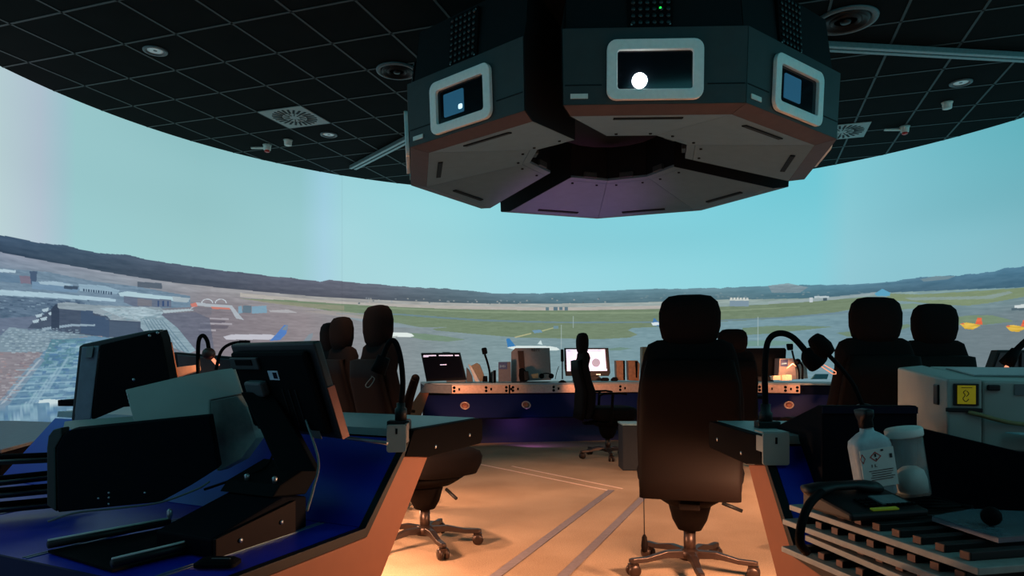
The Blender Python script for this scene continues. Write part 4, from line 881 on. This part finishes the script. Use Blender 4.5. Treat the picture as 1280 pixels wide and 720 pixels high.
quadp(q, .585, .6).build('top', mat('cabinet_top', (120, 132, 140), .5), t); quadp([Vector((p.x-.01, p.y+.01, 0)) for p in q], 0, .584).build('body', darkm, t)
t = thing('computer_mouse', 'small black device lying near the front edge of the left worktop', 'device', flat(270, 708, .507))
p = flat(272, 707, .507); MB().loft([bs_ for bs_ in [[(p.x+x, p.y+y, z) for x, y in rrect(w, h, .015)] for w, h, z in ((.10, .06, .5085), (.10, .06, .517), (.08, .045, .524))]], False).build('body', blackm, t, .003)
MB().box((p.x+.01, p.y-.005, .5255), (.045, .003, .002)).build('light_line', greyd, t)
# blue slope cable
t = thing('loose_cable', 'thin dark cable trailing over the blue slope of the left console', 'cable', P(300, 600, 2.1))
MB().tube([P(255, 612, 2.05), P(290, 600, 2.07), P(330, 585, 2.1), P(345, 560, 2.2), P(352, 545, 2.3)], .004).build('cable', blackm, t)

# ------------------------------------------------------------------ far console
SZ = .735
FA, FB, FCc = Vector((-1.02, 8.0, 0)), Vector((2.3, 8.62, 0)), Vector((3.85, 7.95, 0))
t = thing('rear_console', 'long dark blue console at the back of the room facing the screen', 'console', (1.2, 8.6, 0))
def farseg(a, b, plates, grom):
    u = (b-a).normalized(); back = Vector((-u.y, u.x, 0)); L_ = (b-a).length
    M = Matrix((back, Vector((0, 0, 1)), u)).transposed().to_4x4(); M.translation = a
    MB().prism([(0, SZ-.02), (.8, SZ-.02), (.8, SZ), (0, SZ)], 0, L_, M).build('desk_shelf', shelfm, t)
    MB().prism([(.05, .60), (.8, .60), (.8, SZ-.021), (.03, SZ-.021)], 0, L_, M).build('fascia', navy, t)
    MB().prism([(.045, .60), (.06, .60), (-.14, .34), (-.155, .34)], .0, L_, M).build('slope_front', bluef, t)
    MB().prism([(.25, 0), (.35, 0), (.35, .6), (.25, .6)], 0, L_, M).build('base_panel', mat('base_blue', (30, 30, 70), .5), t)
    MB().prism([(-.15, .335), (.25, .335), (.25, .325), (-.15, .325)], 0, L_, M).build('underside', navy, t)
    for x0, x1 in plates:
        mb = MB(); mb.box((.012, .665, (x0+x1)/2), (.012, .10, x1-x0), M); pl = mb.build('connector_plate', plate, t, .003)
        for s_ in (x0+.03, x0+.6*(x1-x0), x1-.03):
            for dz in (-.02, .02): MB().lathe([(.001, -.006), (.016, -.004), (.017, 0)], M @ frame((.004, .665+dz, s_), (0, 1, 0), (0, 0, -1)), 10).build('round_socket', blackm, pl)
            MB().box((.003, .665, s_+.06), (.006, .03, .02), M).build('square_socket', blackm, pl)
    for g_ in grom:
        c = M @ Vector((-.045, .475, g_)); Mg = frame(c, u, (M.to_3x3() @ Vector((.2, .26, 0))))
        if (Mg.to_3x3() @ Vector((0, 0, 1))).y > 0: Mg = Mg @ Matrix.Rotation(PI, 4, 'X')
        gm = MB().lathe([(.052, -.01), (.056, .006), (.04, .01), (.038, -.01)], Mg, 24).build('cable_grommet', plate, t)
        MB().lathe([(.001, -.008), (.036, -.008), (.036, .005), (.001, .005)], Mg, 20).build('grommet_cap', mat('grommet_cap', (150, 90, 66), .5), gm)
    return M
u1 = (FB-FA).normalized()
M1 = farseg(FA, FB, ((.32, 1.0), (1.02, 1.9), (1.92, 2.7), (2.72, 3.3)), (.47, 1.2))
M2 = farseg(FB, FCc, ((.1, .78), (.8, 1.2)), (1.08,))
# splayed end panel left
slab('end_panel', [(536, 491, 7.95), (526, 521, 7.8), (505, 531, 7.7), (500, 540, 7.7), (505, 520, 7.75), (524, 491, 7.95)], 8, .3, endm, t, (-.1, 1, 0))
slab('end_cap', [(545, 481, 7.95), (564, 481, 7.97), (564, 492, 7.97), (524, 491, 7.93), (532, 479, 7.95)], 8, .5, greyd, t)
def seat(px, d): return Vector(((px-HX)/F*d, d, SZ+.001))
# black laptop-like monitor
t = thing('touch_monitor', 'tilted black touch monitor with small white panels at the left end of the rear console', 'monitor', seat(555, 8.35))
slab('screen_casing', [(526, 441.5, 8.35), (575, 441, 8.35), (583, 475, 8.2), (533, 477, 8.2)], 8.3, .06, blackp, t, (0, 1, .1))
sc = slab('display', [(528, 443.5, 8.335), (573, 443, 8.335), (580, 472, 8.19), (534, 474, 8.19)], 8.3, .006, mat('screen_black', (14, 12, 20), .3), t, (0, 1, .1), 0)
wp = mat('ui_white', (230, 215, 240), emit=(215, 205, 228), es=.9, var=0)
for q_ in ([(529, 444), (545, 443.6), (545.3, 445), (529.2, 445.3)], [(548.5, 443.8), (566, 443.6), (566.2, 445), (548.5, 445)], [(568.5, 443.6), (573.5, 443.6), (574, 445), (568.7, 445)], [(529, 445.6), (535.5, 445.3), (536.5, 449.5), (530.2, 450)], [(550, 455.5), (558, 455.3), (558.7, 459.6), (550.8, 459.8)]):
    slab('interface_tile', q_, 8.27 if q_[0][1] > 450 else 8.322, .003, wp, sc, bv=0)
slab('foot', [(558, 474), (582, 473.5), (582, 478), (558, 478)], 8.22, .1, greyd, t); slab('top_bulge', [(550, 441.5), (554, 440), (561, 440), (566, 441.3)], 8.4, .04, blackp, t)
t = thing('paper_stand', 'curved beige document stand left of the desk microphone', 'stand', seat(597, 8.4))
slab('back_plate', [(589, 457), (596, 453.5), (600, 456), (604, 466), (607, 475.5), (600, 477), (596, 470)], 8.4, .04, mat('beige', (150, 138, 116), .7), t)
slab('white_edge', [(585, 455), (589, 457), (596, 470), (599, 477), (594, 477)], 8.38, .03, white, t)
slab('side_prop', [(583, 459), (586, 462), (590, 470), (591, 477.5), (583, 477.5)], 8.42, .05, greyd, t)
tag(slab('small_speaker', [(604, 470), (609, 470), (609.5, 477.5), (603, 477.5)], 8.3, .06, blackm, None), 'tiny black box at the foot of the curved document stand', 'box')
t = thing('desk_microphone', 'slim black gooseneck desk microphone in front of the projected airliner, left side', 'microphone', seat(612, 8.35), group='rear desk microphones')
MB().tube([P(612.3, 478, 8.35), P(612, 465, 8.35), P(609, 452, 8.35), P(606, 443, 8.35)], .013).build('stem', blackm, t)
slab('windscreen', [(601.5, 435), (608, 434), (609.5, 442), (603, 443.5)], 8.33, .07, blackm, t, bv=.015)
tag(slab('black_marker_box', [(616.3, 463), (619.8, 462.7), (620, 477.8), (616.5, 478)], 8.4, .1, blackm, None), 'narrow upright black box right of the desk microphone', 'box')
tag(slab('grey_file', [(613.5, 465), (616, 464), (616, 478), (613.5, 478)], 8.45, .1, greyd, None), 'thin grey file between the desk microphone and the black box', 'file')
t = thing('blue_label_box', 'small grey carton with a blue label on the rear console', 'box', seat(632, 8.45))
slab('carton', [(623, 452.5), (638.5, 452.2), (639, 477), (623, 477.5)], 8.4, .12, mat('carton_grey', (110, 108, 112), .7), t)
bl = slab('blue_label', [(623.3, 452.7), (634, 452.7), (634, 461.5), (623.5, 461.5)], 8.395, .004, mat('label_blue', (20, 66, 120), .5), t, bv=0)
mb = MB(); [mb.box(P(625.3+k*1.5, 457.8, 8.39), (.008, .004, .02 if k % 3 else .03)) for k in range(5)]; mb.build('label_print', mat('print_pale', (120, 170, 200), .5), bl)
t = thing('cardboard_box', 'large pinkish cardboard box with a dark slot standing on the rear console', 'box', seat(665, 8.7))
slab('carton', [(639, 440), (644, 435), (687, 434.8), (689, 470), (689, 475), (639, 477)], 8.6, .3, card, t)
slab('dark_slot', [(647, 438.5), (654.5, 438.5), (656, 462), (649, 460)], 8.59, .008, mat('slot_brown', (60, 36, 26), .8), t, bv=0)
text('8271', .055, frame(P(669.5, 437.3, 8.588), (1, 0, 0), (0, 0, 1)), mat('print_brown', (70, 40, 40), .7), t, depth=.002)
t = thing('radio_handset', 'dark radio handset with cradle in front of the cardboard box', 'telephone', seat(655, 8.35))
slab('handset', [(649, 461), (654, 459.5), (657, 463), (660, 467), (661, 475), (658, 477), (650, 477.5), (648.5, 470)], 8.35, .08, blackm, t); slab('cradle', [(655, 464), (660.5, 464), (662, 474), (656, 476)], 8.3, .04, blackp, t)
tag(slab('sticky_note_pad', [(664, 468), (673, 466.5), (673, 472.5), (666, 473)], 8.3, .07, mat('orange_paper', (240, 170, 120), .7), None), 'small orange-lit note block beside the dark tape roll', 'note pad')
t = thing('headset', 'black headset lying in front of the cardboard box', 'headset', seat(683, 8.3))
for x in (677, 689): MB().lathe([(.012, -.02), (.03, -.018), (.032, .018), (.012, .02)], Matrix.Translation(P(x, 470, 8.3)) @ Matrix.Rotation(PI/2, 4, 'X'), 18).build('ear_cup', blackm, t)
MB().tube([P(677, 469, 8.32), P(680, 467, 8.34), P(686, 467, 8.34), P(689, 469, 8.32)], .008).build('headband', blackp, t)
MB().tube([P(694, 474, 8.3), P(696, 465, 8.3), P(698.5, 458, 8.3)], .004).build('microphone_boom', blackm, t)
t = thing('slim_microphone_stand', 'upright black bar microphone beside the bright monitor', 'microphone', seat(703, 8.4))
slab('microphone_bar', [(701, 436.5), (704.5, 436.5), (705, 452), (701.2, 452)], 8.35, .04, blackm, t, bv=.01); MB().tube([P(702.9, 452, 8.37), P(703, 474, 8.37)], .008, sub=1).build('stem', blackm, t)
MB().lathe([(.05, 0), (.045, .012), (.015, .03)], Matrix.Translation(seat(703, 8.37)), 18).build('foot', blackm, t)
# lit monitor
t = thing('bright_monitor', 'monitor with a glowing white radar screen in the middle of the rear console', 'monitor', seat(734, 8.5))
slab('casing', [(705.5, 435), (760.5, 434.8), (763, 466), (761, 470), (707.5, 470), (706, 460)], 8.45, .06, blackp, t)
sc = slab('screen', [(707.6, 436.7), (757, 436.7), (759, 463.5), (708.8, 464)], 8.444, .008, mat('screen_white', (245, 232, 250), emit=(243, 226, 246), es=1.0, var=0), t, bv=0)
gr_ = mat('ui_grey', (170, 160, 180), emit=(150, 150, 165), es=.8, var=0)
MB().lathe([(.045, 0), (.052, 0), (.052, .002), (.045, .002)], frame(P(745, 453.5, 8.437), (1, 0, 0), (0, 0, 1)), 24, False).build('radar_ring', gr_, sc)
slab('sidebar', [(756.2, 436.9), (758.4, 436.9), (760.0, 461), (758, 461)], 8.438, .004, mat('dark_bar', (30, 22, 40), .4), sc, bv=0)
mb = MB(); mb.box(P(748, 441, 8.436), (.004, .003, .08)); mb.box(P(742, 438.5, 8.436), (.2, .003, .006)); mb.box(P(711, 438.5, 8.436), (.03, .003, .008)); mb.build('radar_lines', gr_, sc)
slab('stand', [(722, 470), (748, 470), (756, 476), (716, 476)], 8.5, .14, blackp, t)
slab('brand_plate', [(745, 467.4), (751, 467.4), (751, 468.8), (745, 468.8)], 8.443, .004, alu, t)
tag(slab('computer_mouse', [(751, 474), (754, 472), (760, 472), (762, 474), (761, 476.5), (751, 476.5)], 8.2, .06, blackm, None, bv=.01), 'small black mouse right of the bright monitor', 'mouse')
tag(slab('desk_hub', [(764, 474), (767, 471.5), (771, 471.5), (773, 474), (772, 476.5), (764, 476.5)], 8.25, .06, blackm, None, bv=.01), 'rounded black hub in front of the left wooden speaker', 'device')
def wspk(pts, d, label, ex):
    t = thing('wooden_speaker', label, 'speaker', seat(sum(p[0] for p in pts)/len(pts), d+.05), group='wood-sided desk speakers')
    slab('cabinet', pts, d, .16, wood, t); slab('grille', ex, d-.005, .006, blackm, t, bv=0)
wspk([(770, 450.6), (781, 450.6), (781.5, 475.5), (771, 475.5)], 8.5, 'left of the two small wood-sided speakers on the rear console', [(779, 451), (781.2, 451), (781.6, 475), (779.4, 475)])
wspk([(785, 450.6), (797, 450.6), (800, 455), (799, 476), (786, 475.5)], 8.5, 'right of the two small wood-sided speakers on the rear console', [(794, 451.5), (797, 451.5), (796.6, 472), (794.8, 472)])
wspk([(803, 433.5), (816, 433.5), (816, 476), (803, 476)], 8.55, 'taller wood-sided cabinet half hidden behind the central chair back', [(807, 437), (816.2, 437), (816.2, 474), (807, 474)])
t = thing('phone_base', 'black telephone base by the taller wooden cabinet', 'telephone', seat(806, 8.4))
slab('base', [(803, 462), (806, 460), (812, 462), (812, 477), (803, 477)], 8.35, .1, blackm, t)
# right part
t = thing('dark_monitor', 'large dark monitor right of the central chair on the rear console', 'monitor', seat(955, 8.3))
slab('casing', [(926, 435.3), (981, 434.8), (983, 437), (981, 470), (928, 470)], 8.3, .07, blackm, t); slab('stand', [(945, 470), (962, 470), (968, 477), (940, 477)], 8.33, .12, blackp, t)
t = thing('emblem_carton', 'orange-lit carton with a dark blue emblem behind the small microphone', 'box', seat(985, 8.1))
slab('carton', [(974.5, 448), (993, 448), (996, 474), (973, 475)], 8.15, .15, card, t)
slab('emblem', [(976, 449.5), (985, 449.5), (984.5, 458), (975.5, 458)], 8.145, .005, mat('emblem_blue', (40, 50, 100), .5), t, bv=0)
slab('emblem_stroke', [(977, 454), (983.5, 453.2), (983.5, 455), (977, 455.6)], 8.138, .004, mat('print_pale', (1, 1, 1)), t, bv=0)
t = thing('grey_carton', 'pale grey carton right of the emblem carton', 'box', seat(1002, 8.1))
slab('carton', [(996.5, 452), (1008, 452), (1010, 473), (997, 474)], 8.2, .15, mat('carton_pale', (130, 140, 140), .7), t)
for q_, lb in (([(966.5, 470), (976, 469.5), (976, 475.5), (966.5, 475)], 'left of two warm-lit paper cups or pads under the dark monitor corner'), ([(977, 469.5), (984, 468), (990, 469), (990, 475.5), (977, 475.8)], 'right of two warm-lit pads, touching the emblem carton')):
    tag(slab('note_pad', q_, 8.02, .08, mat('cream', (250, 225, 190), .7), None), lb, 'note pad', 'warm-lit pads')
t = thing('desk_microphone', 'slim black gooseneck desk microphone in front of the emblem carton', 'microphone', seat(999, 8.05), group='rear desk microphones')
MB().tube([P(999, 474, 8.05), P(998, 462, 8.05), P(993, 450, 8.05), P(990, 438, 8.05)], .011).build('stem', blackm, t)
slab('windscreen', [(984.5, 429.5), (992, 429.5), (992, 437.5), (986, 438)], 8.03, .06, blackm, t, bv=.012)
t = thing('gooseneck_lamp', 'small lamp lighting the emblem carton on the rear console, glowing tube', 'lamp', seat(995, 8.0), group='small console lamps')
MB().tube([P(1003, 474, 7.98), P(1003, 458, 7.98), P(999, 452, 7.98)], .012).build('flexible_neck', blackm, t); MB().ball(P(997, 452, 7.98), .035).build('lamp_head', blackm, t)
MB().tube([P(983, 461, 7.97), P(991, 454.5, 7.97), P(995, 458, 7.97)], .006, sub=1).build('lit_tube', warm, t)
tag(slab('teal_folder', [(1014, 474), (1020, 467.5), (1036, 467.5), (1034, 474)], 7.9, .03, mat('teal', (60, 130, 145), .5), None), 'flat teal folder at the right end of the rear console', 'folder')
# low pedestal by far chair
t = thing('low_pedestal', 'low dark pedestal with pale top beside the distant chair', 'cabinet', ((787-HX)/F*6.4, 6.4, 0))
c = Vector(((787-HX)/F*6.4, 6.4, 0)); MB().box((c.x, c.y, .206), (.17, .26, .41)).build('body', mat('pedestal', (40, 40, 44), .6), t, .006); MB().box((c.x, c.y, .42), (.18, .28, .016)).build('top', mat('pedestal_top', (150, 180, 184), .4), t, .003)

# far right monitor + lamp beyond the printer
t = thing('right_edge_monitor', 'dark monitor beyond the printer at the right picture edge', 'monitor', P(1265, 475, 3.1))
slab('casing', [(1248, 437.5), (1330, 437), (1330, 514), (1228, 514), (1238, 465)], 3.1, .05, blackp, t)
slab('screen', [(1250.5, 441), (1328, 441), (1328, 495), (1234, 488), (1241, 466)], 3.094, .005, mat('screen_dim', (46, 52, 58)), t, bv=0)
slab('divider', [(1275, 441), (1277.5, 441), (1276.5, 480), (1274.5, 480)], 3.088, .005, blackm, t, bv=0)
t = thing('gooseneck_lamp', 'gooseneck lamp with glowing tip at the right picture edge', 'lamp', P(1275, 440, 2.9), group='small console lamps')
MB().tube([P(1330, 420, 2.9), P(1300, 414, 2.9), P(1283, 426, 2.9), P(1268, 440, 2.9)], .013).build('flexible_neck', blackm, t)
MB().tube([P(1270, 438, 2.9), P(1258, 455, 2.9)], .02, sub=1, r1=.03).build('lamp_head', blackm, t)
MB().tube([P(1259, 458, 2.89), P(1254, 465, 2.89)], .008, sub=1).build('lit_tube', warm, t)
t = thing('side_desk', 'dark desk beyond the printer supporting the right edge monitor', 'desk', (2.6, 3.2, 0))
MB().box((2.75, 3.15, .385), (.9, .36, .77)).build('carcass', darkm, t, .006)
# ------------------------------------------------------------------ lights
def spot(name, loc, target, e, col, size=R(120), rad=.04, blend=.4):
    l = bpy.data.lights.new(name, 'SPOT'); l.energy = e; l.color = col; l.spot_size = size; l.shadow_soft_size = rad; l.spot_blend = blend
    o = bpy.data.objects.new(name, l); C.objects.link(o); o.location = loc
    o.rotation_euler = (Vector(target)-Vector(loc)).to_track_quat('-Z', 'Y').to_euler(); return o
WARM = (1.0, .52, .29)
def under(p, label, e, tgt=None):
    t = thing('under_shelf_lamp', label, 'lamp', p, group='lamps under the console shelves')
    MB().lathe([(.001, .008), (.035, .008), (.035, -.004), (.03, -.008), (.001, -.006)], Matrix.Translation(Vector(p)), 20).build('lamp_body', blackp, t)
    spot('under_shelf_light', (p[0], p[1], p[2]-.03), tgt or (p[0], p[1], 0), e, WARM, R(172), .09, .3)
pL = onL(.66, .655, .8); pR = onR(.66, .655, .30)
under((pL.x, pL.y, pL.z), 'small lamp under the left console shelf', 125, (pL.x+.25, pL.y, 0))
under((pR.x, pR.y, pR.z), 'small lamp under the right console shelf', 125, (pR.x-.25, pR.y, 0))
for cx_, cy_, sx_, lb, lb2 in ((-2.28, 4.95, .62, 'added unseen desk behind the left chairs', 'added warm fill lamp under the unseen desk by the left chairs'), (3.3, 4.9, -.5, 'added unseen desk behind the two right chairs', 'added warm fill lamp under the unseen desk by the right chairs')):
    t = thing('side_desk', lb, 'desk', (cx_, cy_, 0))
    MB().box((cx_, cy_, .73), (abs(sx_)*2, 1.1, .04)).build('desktop', darkm, t, .004)
    for k in (-1, 1): MB().box((cx_, cy_+k*.5, .354), (abs(sx_)*1.7, .04, .706)).build('side_panel', darkm, t, .003)
    under((cx_+sx_*.8, cy_-.1, .70), lb2, 260)  # invented desks and lamps, added to brighten the middle floor
spot('rear_lamp_light', P(990, 449, 7.9), P(978, 474, 8.0), 9, (1, .42, .2), R(150), .03)
spot('left_lamp_light', P(266, 447, 2.72), P(240, 470, 2.75), 2.0, (1, .42, .2), R(120), .02)
# free-floating warm spots added to brighten the rear console front
spot('rear_desk_fill_a', (-.45, 7.2, .80), (-.5, 8.2, .68), 30, (1, .42, .24), R(74), .05)
spot('rear_desk_fill_b', (1.1, 7.5, .82), (1.1, 8.4, .70), 24, (1, .42, .24), R(66), .05)
spot('rear_desk_fill_c', (2.9, 7.2, .84), (3.0, 8.2, .70), 22, (1, .42, .24), R(60), .05)
spot('aisle_fill_spot', (-1.2, 3.2, 3.8), (.3, 5.0, 0), 780, (1, .54, .32), R(48), .15, .9)  # added overhead spot without a fixture, brightens the middle floor
spot('purple_base_light', (.2, 7.95, .22), (.4, 8.6, .1), 2.2, (.5, .2, .9), R(150), .05)
spot('purple_light', (.6, 7.7, .18), (.68, 7.2, 2.7), 95, (.95, .28, .72), R(46), .05, .9)
w = bpy.data.worlds.new('World'); bpy.context.scene.world = w; w.use_nodes = True
w.node_tree.nodes['Background'].inputs[0].default_value = (0, 0, 0, 1)

cam = bpy.data.cameras.new('Camera'); cam.sensor_width = 36; cam.lens = F/1280*36; cam.shift_y = (HY-360)/1280; cam.clip_start = .02
co_ = bpy.data.objects.new('Camera', cam); C.objects.link(co_); co_.location = (0, 0, 1); co_.rotation_euler = (PI/2, 0, 0)
sc_ = bpy.context.scene; sc_.camera = co_
sc_.view_settings.view_transform = 'Standard'; sc_.view_settings.look = 'None'; sc_.view_settings.gamma = 1; sc_.view_settings.exposure = 0; sc_.view_settings.use_curve_mapping = False
